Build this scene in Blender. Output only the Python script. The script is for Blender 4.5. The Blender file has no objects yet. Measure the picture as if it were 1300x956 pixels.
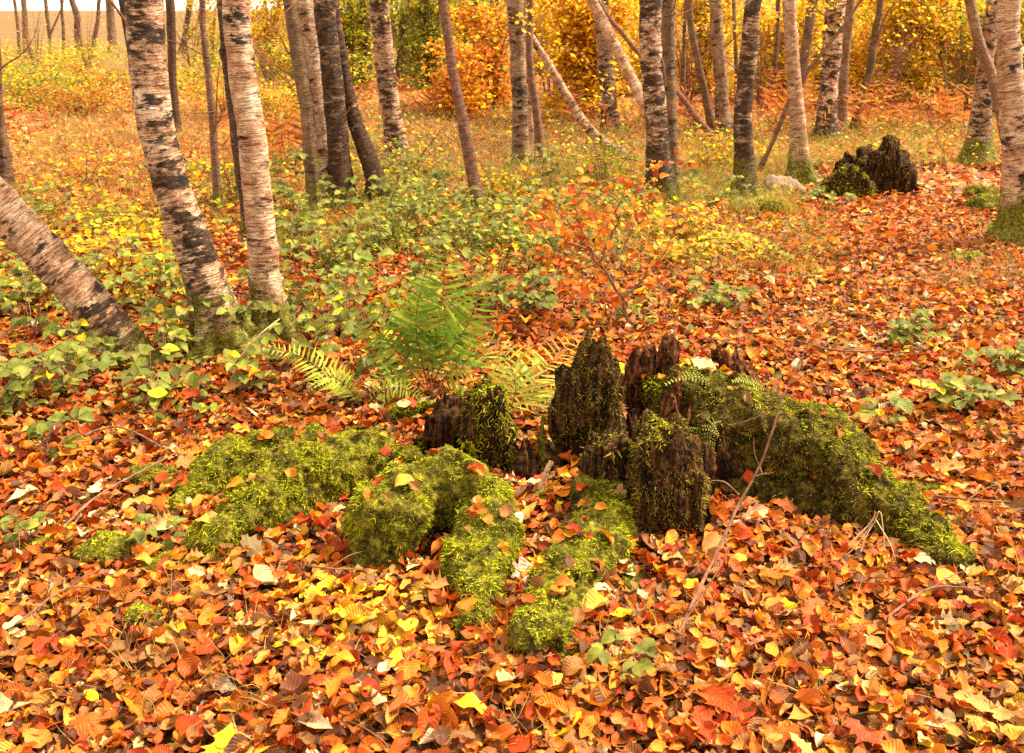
import bpy, math, random
import numpy as np
from mathutils import Vector

random.seed(7)
RNG = np.random.default_rng(11)
scene = bpy.context.scene
COL = scene.collection

# ------------------------------------------------------------------ camera
CAM_H = 1.45
PITCH = math.atan((433.5 - 12.0) / 1264.0)
cam_data = bpy.data.cameras.new('camera')
cam_data.sensor_width = 36.0
cam_data.lens = 35.0
cam_data.shift_y = -44.5 / 1300.0
cam_data.clip_start = 0.05
cam_data.clip_end = 3000.0
cam_data.dof.use_dof = True
cam_data.dof.focus_distance = 3.05
cam_data.dof.aperture_fstop = 9.0
cam = bpy.data.objects.new('camera', cam_data)
COL.objects.link(cam)
cam.location = (0, 0, CAM_H)
cam.rotation_euler = (math.pi / 2 - PITCH, 0, 0)
scene.camera = cam

# ------------------------------------------------------------------ world, sun, exposure
SUN_EL, SUN_ROT = math.radians(52), math.radians(72)     # thin cloud, brightest high on the right
world = bpy.data.worlds.new('World')
scene.world = world
world.use_nodes = True
wn = world.node_tree
wn.nodes.clear()
w_out = wn.nodes.new('ShaderNodeOutputWorld')
w_bg = wn.nodes.new('ShaderNodeBackground')
w_sky = wn.nodes.new('ShaderNodeTexSky')
w_sky.sky_type = 'NISHITA'
w_sky.sun_disc = False
w_sky.sun_elevation = SUN_EL
w_sky.sun_rotation = SUN_ROT
w_sky.dust_density = 1.0
w_hs = wn.nodes.new('ShaderNodeHueSaturation')
w_hs.inputs['Saturation'].default_value = 0.12
w_tint = wn.nodes.new('ShaderNodeMix')
w_tint.data_type = 'RGBA'
w_tint.blend_type = 'MULTIPLY'
w_tint.inputs[0].default_value = 1.0
w_tint.inputs[7].default_value = (1.0, 0.90, 0.68, 1)
wn.links.new(w_sky.outputs[0], w_hs.inputs['Color'])
w_cloud = wn.nodes.new('ShaderNodeMix')            # thin bright cloud over the whole sky
w_cloud.data_type = 'RGBA'
w_cloud.inputs[0].default_value = 0.55
w_cloud.inputs[7].default_value = (6.5, 6.5, 6.5, 1)
wn.links.new(w_hs.outputs[0], w_cloud.inputs[6])
wn.links.new(w_cloud.outputs[2], w_tint.inputs[6])
wn.links.new(w_tint.outputs[2], w_bg.inputs['Color'])
w_bg.inputs['Strength'].default_value = 0.05
wn.links.new(w_bg.outputs[0], w_out.inputs[0])

sun_data = bpy.data.lights.new('sun', 'SUN')
sun_data.energy = 1.5
sun_data.angle = math.radians(10)
sun_data.color = (1.0, 0.90, 0.70)
sun = bpy.data.objects.new('sun', sun_data)
COL.objects.link(sun)
_sd = Vector((math.sin(SUN_ROT) * math.cos(SUN_EL), math.cos(SUN_ROT) * math.cos(SUN_EL), math.sin(SUN_EL)))
sun.rotation_euler = _sd.to_track_quat('Z', 'Y').to_euler()

vs = scene.view_settings
vs.view_transform = 'Standard'
vs.look = 'None'
vs.gamma = 1.0
vs.use_curve_mapping = False
vs.exposure = 3.3
cy = scene.cycles
cy.use_denoising = False          # fine moss and litter smear under the denoiser; the little grain left reads as film
cy.max_bounces = 7
cy.diffuse_bounces = 4
cy.glossy_bounces = 2
cy.transmission_bounces = 4
cy.transparent_max_bounces = 4
cy.caustics_reflective = False
cy.caustics_refractive = False

# ------------------------------------------------------------------ noise
def _hash(ix, iy, iz, seed):
    h = (ix * 374761393 + iy * 668265263 + iz * 2147483647 + seed * 974634) & 0xFFFFFFFF
    h = ((h ^ (h >> 13)) * 1274126177) & 0xFFFFFFFF
    h = (h ^ (h >> 16)) & 0xFFFFFFFF
    h = (h * 2246822519) & 0xFFFFFFFF
    h = (h ^ (h >> 15)) & 0xFFFF
    return h / 32767.5 - 1.0

def vnoise(p, seed=0):
    p = np.asarray(p, float)
    i = np.floor(p).astype(np.int64)
    f = p - i
    f = f * f * (3 - 2 * f)
    r = 0
    for dx in (0, 1):
        wx = f[:, 0] if dx else 1 - f[:, 0]
        for dy in (0, 1):
            wy = f[:, 1] if dy else 1 - f[:, 1]
            for dz in (0, 1):
                wz = f[:, 2] if dz else 1 - f[:, 2]
                r = r + wx * wy * wz * _hash(i[:, 0] + dx, i[:, 1] + dy, i[:, 2] + dz, seed)
    return r

def fbm(p, octv=3, seed=0, gain=0.5):
    p = np.asarray(p, float)
    a, s, r = 1.0, 1.0, 0.0
    for k in range(octv):
        r = r + a * vnoise(p * s + 17.3 * k, seed + k)
        a *= gain
        s *= 2.03
    return r

def sstep(a, b, x):
    t = np.clip((x - a) / (b - a), 0, 1)
    return t * t * (3 - 2 * t)

# ------------------------------------------------------------------ terrain and pixel helpers
def hz(x, y):
    x = np.atleast_1d(np.asarray(x, float)); y = np.atleast_1d(np.asarray(y, float))
    p = np.stack([x * 0.9, y * 0.9, np.zeros_like(x)], 1)
    z = 0.035 * vnoise(p, 5) + 0.014 * vnoise(p * 3.1, 6)
    z = z * (1 - 0.6 * sstep(15, 40, y))
    z = z + 9.0 * sstep(24, 85, y) * sstep(-6, 18, x + 0.05 * (y - 30))
    return z

def ray(px, py):
    dx = (px - 650.0) / 1264.0
    dy = -(py - 433.5) / 1264.0
    cp, sp = math.cos(PITCH), math.sin(PITCH)
    return Vector((dx, cp + dy * sp, -sp + dy * cp))

def P(px, py, Y):
    d = ray(px, py)
    t = Y / d.y
    return Vector((d.x * t, Y, CAM_H + d.z * t))

def G(px, py):
    d = ray(px, py)
    z = 0.0
    for _ in range(6):
        t = (z - CAM_H) / min(d.z, -0.01)
        z = float(hz(d.x * t, d.y * t)[0])
    return Vector((d.x * t, d.y * t, z))

def ppm(Y, z=0.0):           # pixels per metre at a distance
    return 1264.0 / (Y * math.cos(PITCH) + (CAM_H - z) * math.sin(PITCH))

def pix(V):                  # world -> photo pixel (for choosing what grows where)
    V = np.asarray(V)
    cp, sp = math.cos(PITCH), math.sin(PITCH)
    zc = V[:, 1] * cp - (V[:, 2] - CAM_H) * sp
    yc = V[:, 1] * sp + (V[:, 2] - CAM_H) * cp
    return 650 + 1264 * V[:, 0] / zc, 433.5 - 1264 * yc / zc

# ------------------------------------------------------------------ object helpers
def link(o, parent=None):
    COL.objects.link(o)
    if parent is not None:
        o.parent = parent
        o.matrix_parent_inverse = parent.matrix_world.inverted() if False else o.matrix_parent_inverse
    return o

def tag(o, label=None, cat=None, group=None, kind=None):
    if label: o['label'] = label
    if cat: o['category'] = cat
    if group: o['group'] = group
    if kind: o['kind'] = kind
    return o

def thing(name, loc, label, cat, group=None):
    o = bpy.data.objects.new(name, None)
    o.empty_display_size = 0.1
    o.location = loc
    COL.objects.link(o)
    return tag(o, label, cat, group)

def build(name, V, F, mat, parent=None, origin=None, smooth=True, **attrs):
    """one mesh object from numpy arrays; F (n,4) quads or a list of (n,k) arrays; attrs are per-vertex"""
    V = np.asarray(V, np.float32)
    if parent is not None:
        origin = parent.location
    if origin is not None:
        V = V - np.array(origin, np.float32)
    Fs = F if isinstance(F, list) else [F]
    Fs = [np.asarray(f, np.int32) for f in Fs if len(f)]
    me = bpy.data.meshes.new(name)
    me.vertices.add(len(V))
    me.vertices.foreach_set('co', V.ravel())
    loops = np.concatenate([f.ravel() for f in Fs])
    tot = np.concatenate([np.full(len(f), f.shape[1], np.int32) for f in Fs])
    me.loops.add(len(loops))
    me.loops.foreach_set('vertex_index', loops)
    me.polygons.add(len(tot))
    me.polygons.foreach_set('loop_start', np.concatenate([[0], np.cumsum(tot)[:-1]]).astype(np.int32))
    if smooth:
        me.polygons.foreach_set('use_smooth', np.ones(len(tot), bool))
    me.update(calc_edges=True)
    for k, a in attrs.items():
        a = np.asarray(a, np.float32)
        if a.shape[1] == 4:
            at = me.attributes.new(k, 'FLOAT_COLOR', 'POINT'); at.data.foreach_set('color', a.ravel())
        else:
            at = me.attributes.new(k, 'FLOAT_VECTOR', 'POINT'); at.data.foreach_set('vector', a.ravel())
    me.materials.append(mat)
    o = bpy.data.objects.new(name, me)
    COL.objects.link(o)
    if parent is not None:
        o.parent = parent
    elif origin is not None:
        o.location = origin
    return o

class Acc:                     # accumulates pieces that belong to ONE mesh
    def __init__(s): s.V, s.F, s.A, s.n = [], {}, {}, 0
    def add(s, V, F, **a):
        V = np.asarray(V, float).reshape(-1, 3)
        F = np.asarray(F)
        s.F.setdefault(F.shape[1], []).append(F + s.n)
        s.V.append(V); s.n += len(V)
        for k, v in a.items(): s.A.setdefault(k, []).append(v)
    def build(s, name, mat, parent=None, origin=None, smooth=True):
        if not s.V: return None
        return build(name, np.concatenate(s.V), [np.concatenate(f) for f in s.F.values()], mat, parent, origin, smooth,
                     **{k: np.concatenate(v) for k, v in s.A.items()})

# ------------------------------------------------------------------ materials
def new_mat(name):
    m = bpy.data.materials.new(name)
    m.use_nodes = True
    nt = m.node_tree
    nt.nodes.clear()
    return m, nt, nt.nodes, nt.links

def N(nodes, typ, **kw):
    n = nodes.new('ShaderNode' + typ)
    for k, v in kw.items():
        if k in n.inputs.keys(): n.inputs[k].default_value = v
        else: setattr(n, k, v)
    return n

def mixc(nodes, links, fac, a, b, blend='MIX'):
    n = nodes.new('ShaderNodeMix'); n.data_type = 'RGBA'; n.blend_type = blend
    for sock, v in ((n.inputs[0], fac), (n.inputs[6], a), (n.inputs[7], b)):
        if hasattr(v, 'is_linked'): links.new(v, sock)
        elif isinstance(v, (int, float)): sock.default_value = v
        else: sock.default_value = (*v, 1)
    return n.outputs[2]

def ramp(nodes, links, src, stops, interp='LINEAR'):
    n = nodes.new('ShaderNodeValToRGB')
    n.color_ramp.interpolation = interp
    e = n.color_ramp.elements
    while len(e) < len(stops): e.new(0.5)
    for i, (p, c) in enumerate(stops):
        e[i].position = p
        e[i].color = (c, c, c, 1) if isinstance(c, (int, float)) else (*c, 1)
    links.new(src, n.inputs[0])
    return n.outputs[0]

def math_(nodes, links, op, a, b=0.0, clamp=False):
    n = nodes.new('ShaderNodeMath'); n.operation = op; n.use_clamp = clamp
    for s, v in ((n.inputs[0], a), (n.inputs[1], b)):
        if hasattr(v, 'is_linked'): links.new(v, s)
        else: s.default_value = v
    return n.outputs[0]

def leaf_mat(name, transl=0.3, rough=0.5, spec=0.3, veins=True, tgain=1.0, nscale=60):
    m, nt, nd, lk = new_mat(name)
    out = N(nd, 'OutputMaterial')
    at = N(nd, 'Attribute', attribute_name='col')
    geo = N(nd, 'TexCoord')
    nz = N(nd, 'TexNoise', Scale=nscale, Detail=3.0, Roughness=0.6)
    lk.new(geo.outputs['Object'], nz.inputs['Vector'])
    k = ramp(nd, lk, nz.outputs['Fac'], [(0.3, 0.62), (0.55, 1.0), (0.75, 1.12)])
    c = mixc(nd, lk, 1.0, at.outputs['Color'], k, 'MULTIPLY')
    if veins:
        uv = N(nd, 'Attribute', attribute_name='luv')
        sx = N(nd, 'SeparateXYZ'); lk.new(uv.outputs['Vector'], sx.inputs[0])
        au = math_(nd, lk, 'ABSOLUTE', sx.outputs[0])
        ph = math_(nd, lk, 'SUBTRACT', math_(nd, lk, 'MULTIPLY', sx.outputs[1], 62.0), math_(nd, lk, 'MULTIPLY', au, 16.0))
        sn = math_(nd, lk, 'SINE', ph)
        vv = ramp(nd, lk, sn, [(0.0, 0.96), (0.6, 1.0), (1.0, 0.90)])
        mr = ramp(nd, lk, au, [(0.0, 1.22), (0.07, 1.0)])
        c = mixc(nd, lk, 1.0, mixc(nd, lk, 1.0, c, vv, 'MULTIPLY'), mr, 'MULTIPLY')
    pr = N(nd, 'BsdfPrincipled', Roughness=rough)
    pr.inputs['Specular IOR Level'].default_value = spec
    lk.new(c, pr.inputs['Base Color'])
    tr = N(nd, 'BsdfTranslucent')
    lk.new(c, tr.inputs['Color'])
    mx = N(nd, 'MixShader', Fac=transl)
    lk.new(pr.outputs[0], mx.inputs[1]); lk.new(tr.outputs[0], mx.inputs[2])
    if veins:
        bp = N(nd, 'Bump', Strength=0.35, Distance=0.002)
        lk.new(sn, bp.inputs['Height']); lk.new(bp.outputs[0], pr.inputs['Normal'])
    lk.new(mx.outputs[0], out.inputs[0])
    return m

M_LITTER = leaf_mat('litter_leaf', 0.25, 0.5, 0.2)
M_LEAF = leaf_mat('fresh_leaf', 0.4, 0.5, 0.18)
M_FAR = leaf_mat('far_leaf', 0.55, 0.6, 0.15, veins=False, nscale=8)
M_MOSS = leaf_mat('moss_frond', 0.3, 0.9, 0.03, veins=False, nscale=14)
M_GRASS = leaf_mat('grass_blade', 0.35, 0.6, 0.15, veins=False, nscale=10)

def ground_mat():
    m, nt, nd, lk = new_mat('forest_floor')
    out = N(nd, 'OutputMaterial')
    g = N(nd, 'NewGeometry')
    v = N(nd, 'TexVoronoi', Scale=17.0); lk.new(g.outputs['Position'], v.inputs['Vector'])
    sp = N(nd, 'SeparateColor'); lk.new(v.outputs['Color'], sp.inputs[0])
    litter = ramp(nd, lk, sp.outputs[0], [(0.0, (0.05, 0.016, 0.007)), (0.3, (0.20, 0.05, 0.014)), (0.55, (0.36, 0.10, 0.02)),
                                          (0.8, (0.42, 0.19, 0.05)), (1.0, (0.45, 0.29, 0.12))])
    n2 = N(nd, 'TexNoise', Scale=14.0, Detail=5.0, Roughness=0.7); lk.new(g.outputs['Position'], n2.inputs['Vector'])
    soil = ramp(nd, lk, n2.outputs['Fac'], [(0.3, (0.02, 0.010, 0.006)), (0.7, (0.11, 0.045, 0.018))])  # darkened, so the shade in gaps between leaves is partly in this colour
    px = N(nd, 'SeparateXYZ'); lk.new(g.outputs['Position'], px.inputs[0])
    near = ramp(nd, lk, math_(nd, lk, 'DIVIDE', px.outputs[1], 60.0), [(0.06, 0.0), (0.17, 1.0)])
    c = mixc(nd, lk, near, soil, litter)
    # dry straw pasture beyond the wood
    n3 = N(nd, 'TexNoise', Scale=1.6, Detail=8.0, Roughness=0.75); lk.new(g.outputs['Position'], n3.inputs['Vector'])
    straw = ramp(nd, lk, n3.outputs['Fac'], [(0.3, (0.07, 0.032, 0.010)), (0.5, (0.15, 0.078, 0.024)), (0.7, (0.11, 0.07, 0.018))])
    far = ramp(nd, lk, math_(nd, lk, 'DIVIDE', px.outputs[1], 60.0), [(0.28, 0.0), (0.42, 1.0)])
    c = mixc(nd, lk, far, c, straw)
    hill = ramp(nd, lk, n3.outputs['Fac'], [(0.3, (0.13, 0.07, 0.045)), (0.7, (0.27, 0.16, 0.09))])
    hm = ramp(nd, lk, math_(nd, lk, 'DIVIDE', px.outputs[2], 4.0), [(0.1, 0.0), (0.5, 1.0)])
    c = mixc(nd, lk, hm, c, hill)
    pr = N(nd, 'BsdfPrincipled', Roughness=0.9)
    pr.inputs['Specular IOR Level'].default_value = 0.15
    lk.new(c, pr.inputs['Base Color'])
    b = N(nd, 'Bump', Strength=0.6, Distance=0.03); lk.new(n2.outputs['Fac'], b.inputs['Height'])
    lk.new(b.outputs[0], pr.inputs['Normal'])
    lk.new(pr.outputs[0], out.inputs[0])
    return m

def bark_mat():
    m, nt, nd, lk = new_mat('bark')
    out = N(nd, 'OutputMaterial')
    bk = N(nd, 'Attribute', attribute_name='bark')
    tp = N(nd, 'Attribute', attribute_name='tp')
    s = N(nd, 'SeparateXYZ'); lk.new(tp.outputs['Vector'], s.inputs[0])
    dark, moss, tone = s.outputs[0], s.outputs[1], s.outputs[2]
    def nz(sc, scale=1.0, det=4.0, ro=0.6, dist=0.0):
        mp = N(nd, 'Mapping'); mp.inputs['Scale'].default_value = sc
        lk.new(bk.outputs['Vector'], mp.inputs['Vector'])
        n = N(nd, 'TexNoise', Scale=scale, Detail=det, Roughness=ro, Distortion=dist)
        lk.new(mp.outputs[0], n.inputs['Vector'])
        return n.outputs['Fac']
    n1 = math_(nd, lk, 'ADD', math_(nd, lk, 'MULTIPLY', nz((7, 7, 20), det=8, ro=0.75), 0.5), math_(nd, lk, 'MULTIPLY', nz((10, 10, 8), det=6, ro=0.7), 0.5))
    pale = ramp(nd, lk, n1, [(0.36, (0.15, 0.055, 0.022)), (0.45, (0.42, 0.20, 0.11)), (0.53, (0.61, 0.36, 0.225)), (0.62, (0.82, 0.65, 0.49))])
    brown = ramp(nd, lk, nz((14, 14, 9), det=6), [(0.3, (0.055, 0.030, 0.016)), (0.5, (0.15, 0.082, 0.04)), (0.72, (0.27, 0.16, 0.085))])
    red = ramp(nd, lk, nz((16, 16, 30), det=4), [(0.3, (0.12, 0.045, 0.028)), (0.7, (0.30, 0.14, 0.09))])
    t1 = ramp(nd, lk, tone, [(0.0, 0.0), (0.5, 1.0)])
    t2 = ramp(nd, lk, tone, [(0.5, 0.0), (1.0, 1.0)])
    c = mixc(nd, lk, t1, pale, brown)
    c = mixc(nd, lk, t2, c, red)
    ln = nz((13, 13, 230), det=4, ro=0.65)
    lm = ramp(nd, lk, ln, [(0.52, 0.0), (0.66, 0.8)])
    lmk = math_(nd, lk, 'MULTIPLY', lm, math_(nd, lk, 'SUBTRACT', 1.0, math_(nd, lk, 'MULTIPLY', tone, 0.7)))
    c = mixc(nd, lk, lmk, c, (0.13, 0.06, 0.03))
    pn = nz((8, 8, 24), det=8, ro=0.7, dist=0.25)
    pv = math_(nd, lk, 'ADD', pn, math_(nd, lk, 'MULTIPLY', dark, 0.46))
    pm = ramp(nd, lk, pv, [(0.63, 0.0), (0.69, 1.0)])
    plate = ramp(nd, lk, nz((30, 30, 40), det=4), [(0.35, (0.010, 0.006, 0.003)), (0.6, (0.045, 0.021, 0.010)), (0.8, (0.14, 0.065, 0.03))])
    c = mixc(nd, lk, pm, c, plate)
    fn = nz((22, 22, 60), det=5, ro=0.7)
    fm = ramp(nd, lk, math_(nd, lk, 'ADD', fn, math_(nd, lk, 'MULTIPLY', dark, 0.35)), [(0.64, 0.0), (0.70, 0.8)])
    c = mixc(nd, lk, fm, c, (0.10, 0.045, 0.022))
    mn = nz((25, 25, 25), det=5)
    mv = math_(nd, lk, 'ADD', math_(nd, lk, 'MULTIPLY', mn, 0.8), moss)
    mm = ramp(nd, lk, mv, [(0.62, 0.0), (0.85, 1.0)])
    mc = ramp(nd, lk, nz((60, 60, 60), det=3), [(0.35, (0.04, 0.035, 0.005)), (0.65, (0.24, 0.21, 0.018))])
    c = mixc(nd, lk, mm, c, mc)
    pr = N(nd, 'BsdfPrincipled', Roughness=0.75)
    pr.inputs['Specular IOR Level'].default_value = 0.2
    lk.new(c, pr.inputs['Base Color'])
    h = math_(nd, lk, 'SUBTRACT', math_(nd, lk, 'MULTIPLY', pn, 1.4), math_(nd, lk, 'MULTIPLY', lm, 0.35))
    h = math_(nd, lk, 'ADD', h, math_(nd, lk, 'MULTIPLY', nz((40, 40, 60), det=4), 0.6))
    b = N(nd, 'Bump', Strength=1.0, Distance=0.02); lk.new(h, b.inputs['Height'])
    lk.new(b.outputs[0], pr.inputs['Normal'])
    lk.new(pr.outputs[0], out.inputs[0])
    return m

def rot_mat(name, stops, grain=(55, 55, 6), bump=1.0):
    m, nt, nd, lk = new_mat(name)
    out = N(nd, 'OutputMaterial')
    g = N(nd, 'NewGeometry')
    mp = N(nd, 'Mapping'); mp.inputs['Scale'].default_value = grain
    lk.new(g.outputs['Position'], mp.inputs['Vector'])
    n = N(nd, 'TexNoise', Scale=1.0, Detail=6.0, Roughness=0.68); lk.new(mp.outputs[0], n.inputs['Vector'])
    n2 = N(nd, 'TexNoise', Scale=70.0, Detail=3.0); lk.new(g.outputs['Position'], n2.inputs['Vector'])
    f = math_(nd, lk, 'ADD', math_(nd, lk, 'MULTIPLY', n.outputs['Fac'], 0.7), math_(nd, lk, 'MULTIPLY', n2.outputs['Fac'], 0.3))
    c = ramp(nd, lk, f, stops)
    pr = N(nd, 'BsdfPrincipled', Roughness=0.85)
    pr.inputs['Specular IOR Level'].default_value = 0.06
    lk.new(c, pr.inputs['Base Color'])
    b = N(nd, 'Bump', Strength=bump, Distance=0.015); lk.new(f, b.inputs['Height'])
    lk.new(b.outputs[0], pr.inputs['Normal'])
    lk.new(pr.outputs[0], out.inputs[0])
    return m

M_GROUND = ground_mat()
M_BARK = bark_mat()
M_ROT = rot_mat('rotten_wood', [(0.40, (0.003, 0.0015, 0.001)), (0.5, (0.022, 0.009, 0.004)), (0.62, (0.12, 0.05, 0.014))], bump=1.6)
M_REDROT = rot_mat('red_rotten_wood', [(0.40, (0.006, 0.002, 0.001)), (0.5, (0.06, 0.018, 0.008)), (0.62, (0.24, 0.085, 0.03))], bump=1.6)
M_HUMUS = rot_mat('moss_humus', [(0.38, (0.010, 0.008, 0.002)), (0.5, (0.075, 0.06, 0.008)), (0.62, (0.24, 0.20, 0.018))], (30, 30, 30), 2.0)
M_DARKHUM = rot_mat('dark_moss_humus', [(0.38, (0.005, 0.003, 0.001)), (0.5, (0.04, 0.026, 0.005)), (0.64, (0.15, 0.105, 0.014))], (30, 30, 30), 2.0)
M_STONE = rot_mat('stone', [(0.3, (0.10, 0.06, 0.05)), (0.5, (0.22, 0.14, 0.11)), (0.7, (0.34, 0.24, 0.2))], (12, 12, 12), 0.4)
M_TWIG = rot_mat('twig_bark', [(0.3, (0.07, 0.03, 0.018)), (0.5, (0.17, 0.08, 0.05)), (0.7, (0.30, 0.17, 0.11))], (30, 30, 30), 0.3)
M_PALETWIG = rot_mat('dry_stalk', [(0.3, (0.30, 0.18, 0.09)), (0.5, (0.48, 0.32, 0.18)), (0.7, (0.62, 0.47, 0.3))], (30, 30, 30), 0.2)

# ------------------------------------------------------------------ generators
def norm(a): return a / np.maximum(np.linalg.norm(a, axis=-1, keepdims=True), 1e-9)

def tube(pts, rad, seg=8, cap=True):
    """returns V, F(quads), theta, s"""
    pts = np.asarray(pts, float); rad = np.asarray(rad, float)
    n = len(pts)
    t = norm(np.gradient(pts, axis=0))
    ref = np.array([0.0, -1.0, 0.0]) if abs(t[0][1]) < 0.9 else np.array([1.0, 0, 0])
    u = np.zeros_like(pts)
    u[0] = norm(ref - t[0] * np.dot(ref, t[0]))
    for i in range(1, n):
        w = u[i - 1] - t[i] * np.dot(u[i - 1], t[i])
        u[i] = w / max(np.linalg.norm(w), 1e-9)
    v = np.cross(t, u)
    th = np.linspace(0, 2 * np.pi, seg, endpoint=False) + np.pi
    V = pts[:, None] + rad[:, None, None] * (np.cos(th)[None, :, None] * u[:, None] + np.sin(th)[None, :, None] * v[:, None])
    a = np.arange(n - 1)[:, None] * seg + np.arange(seg)[None]
    b = np.arange(n - 1)[:, None] * seg + (np.arange(seg)[None] + 1) % seg
    F = np.stack([a, b, b + seg, a + seg], -1).reshape(-1, 4)
    s = np.concatenate([[0], np.cumsum(np.linalg.norm(np.diff(pts, axis=0), axis=1))])
    return V.reshape(-1, 3), F, np.tile(th, n), np.repeat(s, seg)

def smooth_path(pts, n):
    pts = np.asarray(pts, float)
    d = np.concatenate([[0], np.cumsum(np.linalg.norm(np.diff(pts[:, :3], axis=0), axis=1))])
    q = np.concatenate([2 * pts[:1] - pts[1:2], pts, 2 * pts[-1:] - pts[-2:-1]])
    out = []
    for t in np.linspace(0, d[-1], n):
        i = min(max(np.searchsorted(d, t, side='right') - 1, 0), len(pts) - 2)
        f = (t - d[i]) / max(d[i + 1] - d[i], 1e-9)
        a, b, c, e = q[i], q[i + 1], q[i + 2], q[i + 3]
        out.append(0.5 * ((2 * b) + (-a + c) * f + (2 * a - 5 * b + 4 * c - e) * f * f + (-a + 3 * b - 3 * c + e) * f ** 3))
    return np.array(out)

def leaves(pos, nrm, tan, L, W, col, fold=None, curl=None, lod=1, kind='oval', wave=0.0, rng=RNG):
    """batch of leaves: grid blade bent along its length and folded on the midrib. returns V,F,col,luv"""
    n = len(pos)
    nu, nv = {0: (2, 3), 1: (3, 4), 2: (3, 6), 3: (5, 9)}[lod]
    if kind in ('oak', 'maple'): nv = 14 if kind == 'oak' else 12; nu = 5
    u = np.linspace(-1, 1, nu); v = np.linspace(0, 1, nv)
    if kind == 'oval': w = np.sin(np.pi * np.clip(v, 0, 1) ** 0.93) ** 0.68
    elif kind == 'narrow': w = (1 - v) ** 0.7 * np.minimum(1, v * 8 + 0.4)
    elif kind == 'oak': w = np.sin(np.pi * v ** 1.25) ** 0.7 * (1 + 0.33 * np.cos(2 * np.pi * 4.2 * v + 0.5))
    else: w = np.interp(v, [0, .08, .2, .3, .38, .5, .58, .66, .8, 1], [.03, .75, .9, .45, .95, 1.1, .5, .55, .28, 0])
    w = np.maximum(w, 0.02)
    U, Vv = np.meshgrid(u, v)                     # (nv,nu)
    Wv = np.repeat(w[:, None], nu, 1)
    L = np.broadcast_to(L, n); W = np.broadcast_to(W, n)
    fold = rng.uniform(0.0, 0.5, n) if fold is None else np.broadcast_to(fold, n)
    curl = rng.normal(0, 1.1, n) if curl is None else np.broadcast_to(curl, n)
    curl = np.where(np.abs(curl) < 0.02, 0.02, curl)
    e = lambda a: a[:, None, None]
    x = U[None] * Wv[None] * e(W) * 0.5
    a = e(curl) * (Vv[None] - 0.5)
    y = np.sin(a) / e(curl) * e(L)
    z = (1 - np.cos(a)) / e(curl) * e(L)
    z = z + e(fold) * np.abs(x)
    if wave:
        ph = rng.uniform(0, 6.28, n)
        z = z + wave * e(L) * np.sin(Vv[None] * 11 + U[None] * 1.5 + e(ph)) * np.abs(U[None]) * Wv[None]
        ec = rng.uniform(-0.3, 0.9, n)               # rolled edges
        z = z + e(ec) * e(W) * 0.35 * (np.abs(U[None]) * Wv[None]) ** 3
    N_ = norm(np.asarray(nrm, float)); T_ = np.asarray(tan, float)
    T_ = norm(T_ - N_ * (T_ * N_).sum(1, keepdims=True))
    B_ = np.cross(T_, N_)
    Vt = (np.asarray(pos)[:, None, None] + x[..., None] * B_[:, None, None] + y[..., None] * T_[:, None, None] + z[..., None] * N_[:, None, None])
    m = nu * nv
    i = np.arange(nv - 1)[:, None] * nu + np.arange(nu - 1)[None]
    Fq = np.stack([i, i + 1, i + nu + 1, i + nu], -1).reshape(-1, 4)
    F = (Fq[None] + (np.arange(n) * m)[:, None, None]).reshape(-1, 4)
    C = np.repeat(np.concatenate([np.asarray(col, float), np.ones((n, 1))], 1), m, 0)
    uv = np.broadcast_to(np.stack([U, Vv, np.zeros_like(U)], -1).reshape(1, m, 3), (n, m, 3)).reshape(-1, 3)
    return Vt.reshape(-1, 3), F, C, uv

def pick(pal, n, wts=None, jit=0.16, rng=RNG):
    pal = np.asarray(pal, float)
    p = None if wts is None else np.asarray(wts, float) / np.sum(wts)
    c = pal[rng.choice(len(pal), n, p=p)]
    c = c * np.exp(rng.normal(0, jit, (n, 1))) * np.exp(rng.normal(0, jit * 0.45, (n, 3)))
    return np.clip(c, 0.003, 0.9)

def rdir(n, rng=RNG): return norm(rng.normal(0, 1, (n, 3)))

def blades(base, dirv, L, W, col, bend=0.4, rng=RNG, nseg=3):
    """tapered curved blades"""
    n = len(base)
    d = norm(dirv)
    side = norm(np.cross(d, rdir(n, rng)))
    bd = norm(rdir(n, rng) * np.array([1, 1, 0.3]) - np.array([0, 0, 0.5]))
    L = np.broadcast_to(L, n)[:, None]; W = np.broadcast_to(W, n)[:, None]
    rows = []
    for k in range(nseg + 1):
        t = k / nseg
        c = base + d * L * t + bd * L * (bend * t * t)
        w = side * W * 0.5 * (1 - t) ** 0.8 if k < nseg else side * W * 0.04
        rows += [c - w, c + w]
    V = np.stack(rows, 1)
    m = 2 * (nseg + 1)
    Fq = np.array([[2 * k, 2 * k + 1, 2 * k + 3, 2 * k + 2] for k in range(nseg)])
    F = (Fq[None] + (np.arange(n) * m)[:, None, None]).reshape(-1, 4)
    C = np.repeat(np.concatenate([col, np.ones((n, 1))], 1), m, 0)
    return V.reshape(-1, 3), F, C

# ------------------------------------------------------------------ SETTING: ground
def grid_axis(a, b, n, p): 
    t = np.linspace(0, 1, n)
    return a + (b - a) * t ** p
ys = np.concatenate([np.linspace(-6, 0.5, 14), grid_axis(0.6, 14, 180, 1.3), grid_axis(14.5, 1500, 70, 3.0)])
xs_h = np.concatenate([grid_axis(0, 7, 90, 1.1), grid_axis(7.3, 1500, 60, 3.2)])
xs = np.concatenate([-xs_h[:0:-1], xs_h])
XX, YY = np.meshgrid(xs, ys)
ZZ = hz(XX.ravel(), YY.ravel())
nx, ny = len(xs), len(ys)
ii = np.arange(ny - 1)[:, None] * nx + np.arange(nx - 1)[None]
tag(build('ground', np.stack([XX.ravel(), YY.ravel(), ZZ], 1), np.stack([ii, ii + 1, ii + nx + 1, ii + nx], -1).reshape(-1, 4), M_GROUND), kind='structure')

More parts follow.
